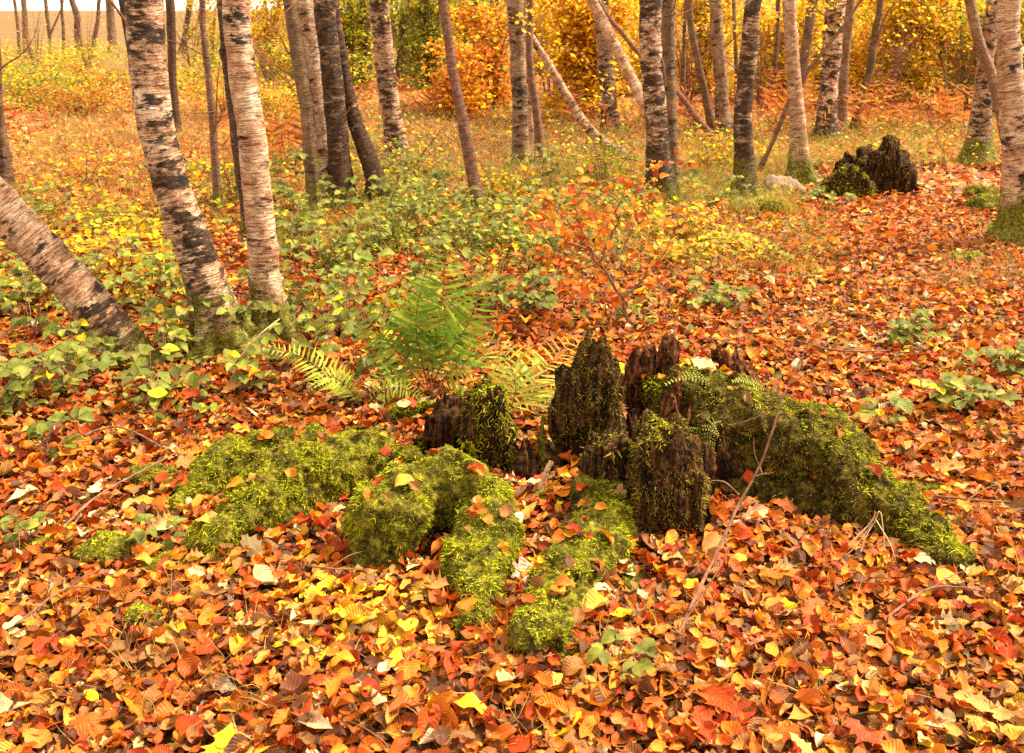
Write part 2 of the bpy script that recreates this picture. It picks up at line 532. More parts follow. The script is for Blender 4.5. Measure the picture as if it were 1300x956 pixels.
# palettes (linear base colours of the leaves themselves)
RED = (0.36, 0.042, 0.004); RUST = (0.42, 0.088, 0.007); ORANGE = (0.60, 0.18, 0.010); AMBER = (0.62, 0.28, 0.035)
TAN = (0.50, 0.235, 0.055); PALE = (0.60, 0.42, 0.21); YEL = (0.78, 0.50, 0.012); UMB = (0.11, 0.032, 0.010); DUN = (0.28, 0.11, 0.03)
GRN = (0.14, 0.18, 0.02); GGRN = (0.17, 0.195, 0.05); YGRN = (0.34, 0.36, 0.03); STRAW = (0.40, 0.24, 0.075); OLIVE = (0.20, 0.19, 0.03)

# ------------------------------------------------------------------ MAIN STUMP
stump_bases = []       # (x, y, radius) kept for leaf piling

SOLID = []; TOPS = []

def remeshed(V, F, voxel, smooth_it=4):
    me = bpy.data.meshes.new('work')
    me.from_pydata([tuple(v) for v in V], [], [tuple(f) for f in F])
    o = bpy.data.objects.new('work', me)
    COL.objects.link(o)
    r = o.modifiers.new('r', 'REMESH'); r.mode = 'VOXEL'; r.voxel_size = voxel
    s = o.modifiers.new('s', 'SMOOTH'); s.iterations = smooth_it; s.factor = 0.5
    dg = bpy.context.evaluated_depsgraph_get()
    ev = o.evaluated_get(dg).to_mesh()
    n = len(ev.vertices)
    Vo = np.empty(n * 3); ev.vertices.foreach_get('co', Vo)
    No = np.empty(n * 3); ev.vertices.foreach_get('normal', No)
    Fo = [tuple(p.vertices) for p in ev.polygons]
    o.evaluated_get(dg).to_mesh_clear()
    bpy.data.objects.remove(o); bpy.data.meshes.remove(me)
    q = np.array([f for f in Fo if len(f) == 4], np.int32).reshape(-1, 4)
    t = np.array([f for f in Fo if len(f) == 3], np.int32).reshape(-1, 3)
    return Vo.reshape(-1, 3), No.reshape(-1, 3), q, t

def ball_chain(chain, sub=7):
    """overlapping icosphere-like blobs along a chain of (point, radius)"""
    pts = np.array([[*p, r] for p, r in chain])
    pts = smooth_path(pts, max(2, (len(pts) - 1) * sub)) if len(pts) > 1 else pts
    th = np.linspace(0, 2 * np.pi, 16, endpoint=False); ph = np.linspace(0, np.pi, 9)
    Vs, Fs, n = [], [], 0
    S = np.array([[math.sin(b) * math.cos(a), math.sin(b) * math.sin(a), math.cos(b)] for b in ph for a in th])
    k = np.arange(8)[:, None] * 16 + np.arange(16)[None]; k2 = np.arange(8)[:, None] * 16 + (np.arange(16)[None] + 1) % 16
    Fq = np.stack([k, k + 16, k2 + 16, k2], -1).reshape(-1, 4)
    for p in pts:
        Vs.append(p[:3] + S * p[3]); Fs.append(Fq + n); n += len(S)
    return np.concatenate(Vs), np.concatenate(Fs)

def slab(outline, Y, th, lean=0.0):
    """closed prism from an outline of a broken shard standing at distance Y, th thick"""
    f = [P(px, py, Y) for px, py in outline]
    zb = min(p.z for p in f)
    a = [Vector((p.x, Y - th / 2 - lean * (p.z - zb), p.z)) for p in f]
    b = [Vector((p.x + 0.01, Y + th / 2 - lean * (p.z - zb), p.z - 0.015)) for p in f]
    n = len(f)
    V = [tuple(v) for v in a + b]
    F = [tuple(range(n)), tuple(range(2 * n - 1, n - 1, -1))]
    F += [(i, i + n, (i + 1) % n + n, (i + 1) % n) for i in range(n)]
    return V, F

def scatter_on(V, Nn, q, t, density, rng):
    """random points on a quad/tri surface with interpolated normals"""
    tri = np.concatenate([q[:, [0, 1, 2]], q[:, [0, 2, 3]], t]) if len(t) else np.concatenate([q[:, [0, 1, 2]], q[:, [0, 2, 3]]])
    A, B, C = V[tri[:, 0]], V[tri[:, 1]], V[tri[:, 2]]
    ar = 0.5 * np.linalg.norm(np.cross(B - A, C - A), axis=1)
    n = int(density * ar.sum())
    k = rng.choice(len(tri), n, p=ar / ar.sum())
    r1, r2 = rng.random(n), rng.random(n)
    s = np.sqrt(r1)
    w = np.stack([1 - s, s * (1 - r2), s * r2], 1)
    Pp = (V[tri[k]] * w[..., None]).sum(1)
    Nm = norm((Nn[tri[k]] * w[..., None]).sum(1))
    return Pp, Nm

MOSS_BRIGHT = [(0.40, 0.39, 0.012), (0.31, 0.33, 0.012), (0.46, 0.41, 0.016), (0.23, 0.25, 0.012), (0.20, 0.14, 0.015)]
MOSS_GREEN = [(0.24, 0.25, 0.012), (0.33, 0.31, 0.014), (0.14, 0.145, 0.010), (0.42, 0.36, 0.02), (0.17, 0.10, 0.014)]
MOSS_BROWN = [(0.13, 0.075, 0.02), (0.075, 0.045, 0.014), (0.16, 0.125, 0.02), (0.04, 0.024, 0.010), (0.34, 0.20, 0.03), (0.24, 0.20, 0.025)]

def moss_fronds(acc, Pp, Nm, L, pal_top, pal_side, rng, up_bias=0.25, keep=None, ub=0.1):
    if keep is not None: Pp, Nm = Pp[keep], Nm[keep]
    n = len(Pp)
    if n == 0: return
    cl = fbm(Pp * 22, 2, 3)
    up = np.clip(Nm[:, 2] * 1.3 - 0.35 + 0.45 * cl + ub, 0, 1)
    ct = pick(pal_top, n, [3, 3, 1.2, 2, .6] if len(pal_top) == 5 else None, 0.1, rng); cs = pick(pal_side, n, jit=0.18, rng=rng)
    tonev = np.exp(0.28 * fbm(Pp * 14 + 5, 2, 13))[:, None]; ct = ct * tonev; cs = cs * tonev
    use = (rng.random(n) < up)[:, None]
    col = np.where(use, ct, cs)
    d = Nm * 0.55 + rdir(n, rng) * 0.8 + np.array([0, 0, up_bias]) - np.array([0, 0, 0.5]) * (Nm[:, 2:3] < 0.35)
    Ln = L * rng.uniform(0.5, 1.3, n) * (0.75 + 0.5 * np.clip(cl, -0.5, 1))
    Vb, Fb, Cb = blades(Pp - Nm * 0.002, d, Ln, Ln * 0.42, col, 0.75, rng, 2)
    acc.add(Vb, Fb, col=Cb)

def stump_piece(root, name, V, F, mat, voxel, disp, dscale, moss=None, grain=False, seed=0, label=None, smooth_it=4, splint=0.03):
    rng = np.random.default_rng(1000 + seed)
    Vo, No, q, t = remeshed(V, F, voxel, smooth_it)
    if grain:
        s = np.stack([Vo[:, 0] * 26, Vo[:, 1] * 26, Vo[:, 2] * 4.5], 1)
        rdg = 1 - 2 * np.abs(vnoise(np.stack([Vo[:, 0] * 19, Vo[:, 1] * 19, Vo[:, 2] * 2.2], 1), seed + 11))
        d = disp * (0.9 * fbm(np.stack([Vo[:, 0] * 48, Vo[:, 1] * 48, Vo[:, 2] * 5], 1), 3, seed) + 0.8 * rdg + 1.1 * fbm(Vo * dscale, 3, seed + 9))
        # splintered crown: raise and drop the upper edge fibre by fibre
        zt = Vo[:, 2].max(); zr = zt - Vo[:, 2].min()
        topw = sstep(0.45, 1.0, (Vo[:, 2] - Vo[:, 2].min()) / zr)
        Vo[:, 2] += topw * splint * (1.6 * vnoise(np.stack([Vo[:, 0] * 75, Vo[:, 1] * 75, Vo[:, 2] * 0], 1), seed + 4) + fbm(np.stack([Vo[:, 0] * 30, Vo[:, 1] * 30, Vo[:, 2] * 0], 1), 2, seed + 5))
    else:
        d = disp * fbm(Vo * dscale, 4, seed, 0.55) + min(0.009, disp * .3) * fbm(Vo * 50, 2, seed + 8)
    Vo = Vo + No * d[:, None]
    o = build(name, Vo, [q, t], mat, root)
    if name == 'root' and seed < 40:
        kk = rng.choice(len(Vo), 400); kk = kk[(No[kk, 2] > .72) & (Vo[kk, 2] > hz(Vo[kk, 0], Vo[kk, 1]) + .02)]
        TOPS.append(np.concatenate([Vo[kk], No[kk]], 1))
    if label: o['label'] = label
    if moss:
        dens, L, ptop, pside, thr = moss[:5]
        ub = moss[5] if len(moss) > 5 else 0.1
        Pp, Nm = scatter_on(Vo, No, q, t, dens, rng)
        kz = Pp[:, 2] > hz(Pp[:, 0], Pp[:, 1]) - 0.01
        kn = (Nm[:, 2] * 0.6 + 0.7 * fbm(Pp * 9, 3, seed + 2)) > thr
        # moss creeping out: the far side that the camera never looks at gets less
        acc = Acc()
        if callable(ub): ub = ub(Pp, Nm)[kz & kn]
        moss_fronds(acc, Pp, Nm, L, ptop, pside, rng, keep=kz & kn, ub=ub)
        mo = acc.build('moss', M_MOSS)
        if mo:
            me = mo.data
            me.transform(__import__('mathutils').Matrix.Translation(-Vector(o.parent.location)))
            mo.parent = o
    return o

def chainpx(lst): return [(P(px, py, Y), r) for px, py, Y, r in lst]

sb = G(760, 640)
stump = thing('tree_stump', (sb.x, sb.y, sb.z), 'big rotten hollow stump with splintered shards and mossy spreading roots', 'tree stump')

B_ = (60000, 0.0125, MOSS_BRIGHT, MOSS_GREEN, -0.6, 0.3)
GR = (52000, 0.0125, MOSS_BRIGHT, MOSS_BROWN, -0.45)
DK = (48000, 0.012, MOSS_GREEN, MOSS_BROWN, -0.35, -0.1)
roots = [
    ('right', [(880, 512, 3.08, .12), (945, 543, 3.0, .15), (1015, 575, 2.9, .158), (1068, 615, 2.79, .138), (1112, 648, 2.68, .11), (1152, 678, 2.58, .09), (1192, 703, 2.47, .072), (1230, 732, 2.37, .045)],
     (55000, 0.0125, MOSS_BRIGHT, MOSS_BROWN, -0.5, lambda p, n: n[:, 0] * 0.6 - 0.32 + 0.55 * sstep(0.85, 1.15, p[:, 0]))),  # sunlit side painted in: right-facing moss gets brighter colours, as does the tip
    ('right under', [(905, 600, 2.95, .10), (960, 628, 2.84, .10), (1025, 652, 2.74, .085), (1085, 672, 2.65, .06)], (9000, 0.016, MOSS_BROWN, MOSS_BROWN, 0.0)),
    ('front', [(778, 605, 2.76, .095), (764, 655, 2.58, .095), (752, 705, 2.41, .10), (726, 758, 2.2, .095), (694, 818, 2.0, .088)], (52000, 0.0125, MOSS_BRIGHT, MOSS_BROWN, -0.35, 0.05)),
    ('front lobe', [(792, 680, 2.53, .07), (808, 728, 2.38, .058), (800, 775, 2.2, .055), (782, 822, 2.04, .04)], (30000, 0.013, MOSS_GREEN, MOSS_BROWN, -0.15, -0.1)),
    ('front lump', [(735, 700, 2.42, .07), (712, 735, 2.28, .06)], GR),
    ('arch', [(486, 700, 2.40, .072), (495, 660, 2.44, .106), (535, 626, 2.52, .086), (590, 620, 2.54, .095), (624, 652, 2.46, .082), (613, 700, 2.34, .082), (604, 742, 2.22, .078), (600, 785, 2.08, .058)], B_),
    ('left', [(468, 584, 2.94, .085), (415, 597, 2.85, .122), (365, 620, 2.74, .125), (315, 655, 2.60, .098), (270, 688, 2.48, .06)], B_),
    ('left back', [(352, 562, 3.04, .06), (300, 588, 2.93, .064), (255, 618, 2.82, .054), (226, 643, 2.74, .035)], B_),
    ('shoulder', [(468, 572, 3.02, .078), (455, 602, 2.92, .07), (497, 585, 2.95, .055)], GR),
    ('shoulder bump', [(515, 592, 2.86, .048), (505, 612, 2.82, .046)], GR),
    ('back lump', [(842, 510, 3.14, .072), (880, 497, 3.18, .085), (925, 505, 3.12, .085)], DK),
    ('left rim', [(500, 525, 3.28, .035), (560, 515, 3.3, .035), (620, 520, 3.2, .045)], B_),
]
for i, (nm, ch, ms) in enumerate(roots):
    V, F = ball_chain(chainpx(ch))
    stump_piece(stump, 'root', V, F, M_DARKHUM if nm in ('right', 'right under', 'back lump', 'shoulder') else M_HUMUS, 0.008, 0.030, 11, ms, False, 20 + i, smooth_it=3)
    SOLID.append(chainpx(ch if nm not in ('front', 'front lobe', 'arch') else ch[:6 if nm == 'arch' else 3]))
    if nm == 'front': SOLID.append([(P(718, 760, 2.18), .05), (P(694, 815, 2.0), .04)])
small = [[(690, 640, 2.74, .042), (712, 668, 2.62, .035)], [(700, 690, 2.52, .04), (728, 690, 2.52, .035)], [(664, 608, 2.95, .03), (663, 588, 2.95, .012)],
         [(692, 610, 2.9, .022), (690, 560, 2.95, .018), (690, 530, 2.97, .014)], [(800, 770, 2.25, .045), (775, 790, 2.18, .06)]]
for i, ch in enumerate(small):
    V, F = ball_chain(chainpx(ch))
    stump_piece(stump, 'wood_lump', V, F, M_HUMUS, 0.009, 0.012, 16, GR if i != 2 else (12000, .008, MOSS_BROWN, MOSS_BROWN, 0.0), False, 40 + i)

shards = [
    ('tall brown mossy shard with slanting top', [(712, 650), (706, 600), (700, 545), (702, 505), (710, 498), (714, 482), (727, 474), (729, 455), (738, 447), (741, 434), (754, 436), (764, 432), (771, 447), (773, 466), (781, 472), (786, 500), (783, 560), (787, 590), (778, 640)], 3.02, 0.11, M_ROT, (42000, 0.012, MOSS_BROWN, MOSS_BROWN, -0.42)),
    ('reddish splintered shard at the back', [(792, 590), (795, 530), (792, 492), (800, 480), (803, 460), (812, 464), (820, 446), (832, 450), (842, 441), (852, 453), (848, 470), (838, 474), (842, 500), (832, 540), (836, 590)], 3.2, 0.085, M_REDROT, (12000, 0.009, MOSS_BROWN, MOSS_BROWN, -0.05)),
    ('round-topped mossy shard at the front', [(806, 720), (804, 600), (808, 560), (820, 545), (840, 540), (860, 546), (874, 566), (884, 600), (888, 660), (876, 725)], 2.56, 0.13, M_ROT, (42000, 0.012, MOSS_GREEN, MOSS_BROWN, -0.5, -0.15)),
    ('low flat-topped mossy shard', [(738, 700), (738, 600), (748, 566), (772, 556), (798, 562), (806, 600), (806, 700)], 2.7, 0.13, M_ROT, (15000, 0.016, MOSS_BRIGHT, MOSS_BROWN, -0.4)),
    ('mossy shard with bare splintered edge', [(596, 640), (593, 540), (600, 512), (612, 496), (636, 490), (647, 502), (648, 560), (656, 600), (650, 640)], 2.98, 0.11, M_ROT, (24000, 0.016, MOSS_BRIGHT, MOSS_GREEN, -0.12)),
    ('bare dark brown wood knob', [(540, 630), (541, 545), (550, 526), (572, 520), (588, 534), (591, 560), (590, 630)], 3.02, 0.09, M_ROT, None),
    ('low dark wall joining the left knob and shard', [(528, 640), (530, 575), (545, 562), (560, 570), (575, 552), (596, 566), (615, 556), (640, 574), (655, 590), (660, 640)], 3.08, 0.09, M_ROT, (14000, 0.012, MOSS_GREEN, MOSS_BROWN, -0.1)),
    ('low dark wall between the tall and the red shard', [(768, 640), (770, 560), (782, 548), (792, 556), (804, 535), (818, 548), (830, 540), (842, 560), (846, 640)], 3.06, 0.08, M_ROT, (14000, 0.012, MOSS_GREEN, MOSS_BROWN, -0.1)),
    ('splintered dark wall below the back of the right root', [(868, 660), (872, 590), (884, 560), (893, 572), (902, 548), (914, 560), (926, 585), (940, 600), (945, 660)], 2.86, 0.07, M_ROT, (9000, 0.012, MOSS_BROWN, MOSS_BROWN, 0.1)),
    ('thin jagged splinter in the hollow', [(654, 625), (656, 592), (662, 575), (669, 584), (676, 600), (684, 604), (686, 625)], 2.9, 0.06, M_ROT, None),
    ('broken red rib inside the hollow', [(845, 560), (848, 515), (856, 500), (866, 508), (872, 530), (880, 528), (886, 560)], 3.0, 0.07, M_REDROT, (9000, 0.010, MOSS_BROWN, MOSS_BROWN, 0.1)),
    ('rotten wood edge at back right', [(868, 500), (872, 468), (886, 456), (905, 462), (922, 450), (938, 455), (946, 478), (948, 510)], 3.32, 0.07, M_REDROT, (9000, 0.010, MOSS_BROWN, MOSS_BROWN, 0.05)),
    ('brown bark strip beside the front shard', [(868, 700), (870, 580), (880, 566), (890, 590), (896, 640), (894, 700)], 2.64, 0.06, M_ROT, (18000, 0.010, MOSS_BROWN, MOSS_BROWN, -0.1)),
]
for i, (lab, ol, Y, th, mt, ms) in enumerate(shards):
    V, F = slab(ol, Y, th, 0.0)
    stump_piece(stump, 'wood_shard', V, F, mt, 0.007, 0.019, 12, ms, True, 60 + i, lab, 8 if i in (2, 3) else 2, 0.010 if i in (2, 3) else 0.018 if i == 5 else 0.036)
    SOLID.append([(P(px, py, Y), 0.05) for px, py in ol])

# ------------------------------------------------------------------ TREES
def tree(name, label, cat, path, group=None, dark=0.3, tone=0.0, moss_h=0.25, moss_a=0.8, Y=None, top_h=5.5, fuzz=0, flare=1.4, seed=0, curvy=0.01, branch=None, mat=M_BARK, seg=None):
    """path: (px, py, width px) from the foot on the ground up to the top of the photo; the trunk then carries on to top_h with bare limbs"""
    rng = np.random.default_rng(3000 + seed)
    g = G(path[0][0], path[0][1]) if Y is None else None
    Y0 = g.y if Y is None else Y
    pts = []
    for px, py, w in path:
        p = P(px, py, Y0)
        pts.append([p.x, p.y, p.z, w * 0.5 / ppm(Y0, p.z)])
    pts = np.array(pts)
    pts[:, 3] *= 0.97
    base_z = float(hz(pts[0, 0], pts[0, 1])[0])
    root = thing(name, (pts[0, 0], pts[0, 1], base_z), label, cat, group)
    # continue upwards
    d = pts[-1, :3] - pts[-2, :3]; d /= np.linalg.norm(d)
    last = pts[-1].copy()
    nz_ = last[2]
    while last[2] < top_h:
        d = d * 0.8 + np.array([0, 0, 1.0]) * 0.25 + np.append(rng.normal(0, 0.05, 2), 0)
        d /= np.linalg.norm(d)
        last = last.copy(); last[:3] += d * 0.7; last[3] *= 0.87
        pts = np.vstack([pts, last])
    below = pts[0].copy(); dd = pts[0, :3] - pts[1, :3]; dd /= np.linalg.norm(dd)
    below[:3] += dd * 0.14; below[3] *= 1.15
    pts = np.vstack([below, pts])
    Ls = np.linalg.norm(np.diff(pts[:, :3], axis=0), axis=1).sum()
    fine = 0.022 if Y0 < 7 else 0.05
    vis = smooth_path(pts, int(Ls / fine))
    s_ = np.concatenate([[0], np.cumsum(np.linalg.norm(np.diff(vis[:, :3], axis=0), axis=1))]) - 0.14
    nn = np.stack([s_ * 3.0, np.full_like(s_, seed * 3.7), np.zeros_like(s_)], 1)
    wob = min(curvy * 1.0, 0.35 * vis[:, 3].mean())
    vis[:, 0] += wob * fbm(nn, 2, 1) * sstep(0, 0.4, s_); vis[:, 1] += wob * fbm(nn + 50, 2, 2) * sstep(0, 0.4, s_)
    rr = vis[:, 3] * (1 + (flare - 1) * np.exp(-np.clip(s_, 0, 9) / 0.10))
    sg = seg or (40 if Y0 < 5 else 26 if Y0 < 8.5 else 14)
    V, F, th, s = tube(vis[:, :3], rr, sg)
    s = s - 0.14
    R = np.repeat(rr, sg)
    cen = np.repeat(vis[:, :3], sg, 0)
    q = np.stack([np.cos(th) * R, np.sin(th) * R, s], 1) + seed * 1.37
    fl = np.exp(-np.clip(s, 0, 9) / 0.13) * (flare - 1) * 0.75
    disp = 0.05 * fbm(q * np.array([14, 14, 9]), 3, seed) + 0.03 * fbm(q * np.array([40, 40, 90]), 2, seed + 3) + fl * np.cos(th * 5 + seed + 2 * vnoise(q * 3, 9))
    for _ in range(7):
        k0, a0 = rng.uniform(0.1, 2.2), rng.uniform(0, 6.28)
        da = np.abs((th - a0 + np.pi) % (2 * np.pi) - np.pi) * R
        disp = disp + 0.30 * np.exp(-(da / 0.022) ** 2 - ((s - k0) / 0.02) ** 2)
    V = cen + (V - cen) * (1 + disp[:, None])
    # moss and dark plates climb from the foot
    hn = 0.5 * fbm(q * 6, 2, seed + 5)
    ms = np.clip(moss_a * (1 - s / max(moss_h, 0.01)) + 0.45 * hn, 0, 1) if moss_a > 0 else np.zeros(len(s))
    dk = np.clip(dark * (1 + 0.7 * np.exp(-np.clip(s, 0, 9) / 0.45)) + 0.28 * hn * (dark > 0.05), 0, 1)
    tp = np.stack([dk, ms, np.full(len(s), tone)], 1)
    acc = Acc()
    acc.add(V, F, bark=q, tp=tp)
    # bare limbs higher up, in the same bark
    for k in range(5):
        j = int(len(vis) * rng.uniform(0.55, 0.97))
        a = rng.uniform(0, 6.28)
        dirv = np.array([math.cos(a), math.sin(a), rng.uniform(0.5, 1.2)])
        lp = [vis[j, :3]]; l = rng.uniform(0.16, 0.30)
        for _ in range(6):
            dirv = dirv / np.linalg.norm(dirv); lp.append(lp[-1] + dirv * l); dirv = dirv + rng.normal(0, 0.16, 3) + np.array([0, 0, 0.05])
        rl = np.linspace(vis[j, 3] * 0.42, 0.004, 7)
        Vl, Fl, tl, sl = tube(np.array(lp), rl, 6)
        acc.add(Vl, Fl, bark=np.stack([np.cos(tl) * .02, np.sin(tl) * .02, sl + 2], 1), tp=np.tile([0.4, 0, 0.6], (len(Vl), 1)))
    tr = acc.build('trunk', mat, root)
    # twigs the photo shows on the lower trunk
    for br in (branch or []):
        bp = [np.array(P(px, py, Y0 - 0.02)) for px, py in br[:-1]]
        bp = smooth_path(np.array(bp), 10)
        bp[:, 1] += np.linspace(0, -0.08, 10)
        Vl, Fl, tl, sl = tube(bp, np.linspace(br[-1] / ppm(Y0) * 0.5, br[-1] / ppm(Y0) * 0.12, 10), 6)
        build('branch', Vl, Fl, M_TWIG, root)
    if 5.0 < Y0 < 17 and 'sapling' not in name:
        for k in range(int(rng.integers(1, 4))):
            j = min(len(vis) - 2, int(np.searchsorted(s_, rng.uniform(0.5, 1.9))))
            a = rng.uniform(0, 6.28); l = rng.uniform(.3, .9) if Y0 < 8.5 else rng.uniform(.6, 1.5)
            dv = np.array([math.cos(a), math.sin(a), rng.uniform(.3, 1.1)]); bp = [vis[j, :3]]
            for _ in range(7):
                dv = dv / np.linalg.norm(dv); bp.append(bp[-1] + dv * l / 7); dv = dv + rng.normal(0, .22, 3)
            Vl, Fl, tl, sl = tube(smooth_path(np.array(bp), 16), np.linspace(rng.uniform(.005, .010), .0015, 16), 5)
            brn = build('branch', Vl, Fl, M_TWIG, root)
            if Y0 > 8.5 and path[0][0] > 330:
                nl = int(rng.integers(25, 80)); bb = np.array(bp)
                pp = bb[rng.integers(2, 8, nl)] + rng.normal(0, .11, (nl, 3)) * [1, 1, .6]
                ll = .065 * rng.uniform(.6, 1.2, nl)
                Vb, Fb, Cb, ub = leaves(pp, np.array([0, 0, 1.]) + rng.normal(0, .5, (nl, 3)), rdir(nl, rng), ll, ll * .62, pick([YEL, (.7, .42, .02), AMBER, YGRN], nl, [4, 3, 1, 1], .15, rng), lod=0, rng=rng)
                build('leaves', Vb, Fb, M_FAR, root, col=Cb, luv=ub)
    if fuzz:
        A2 = Acc()
        qd = F
        No = norm(V - cen)
        cut = s.max()
        lowF = qd[(s[qd].max(1) < moss_h * 1.25)]
        if len(lowF):
            Pp, Nm = scatter_on(V, No, lowF, np.zeros((0, 3), int), fuzz, rng)
            hh = Pp[:, 2] - base_z
            keep = (rng.random(len(Pp)) < np.clip(1.15 - hh / moss_h, 0, 1)) & (0.5 + fbm(Pp * 12, 2, seed) > 0.25)
            moss_fronds(A2, Pp, Nm, 0.012 if Y0 < 5 else 0.02, MOSS_GREEN, MOSS_BROWN if Y0 < 5 else MOSS_GREEN, rng, keep=keep)
            A2.build('moss', M_MOSS, root)
    return root

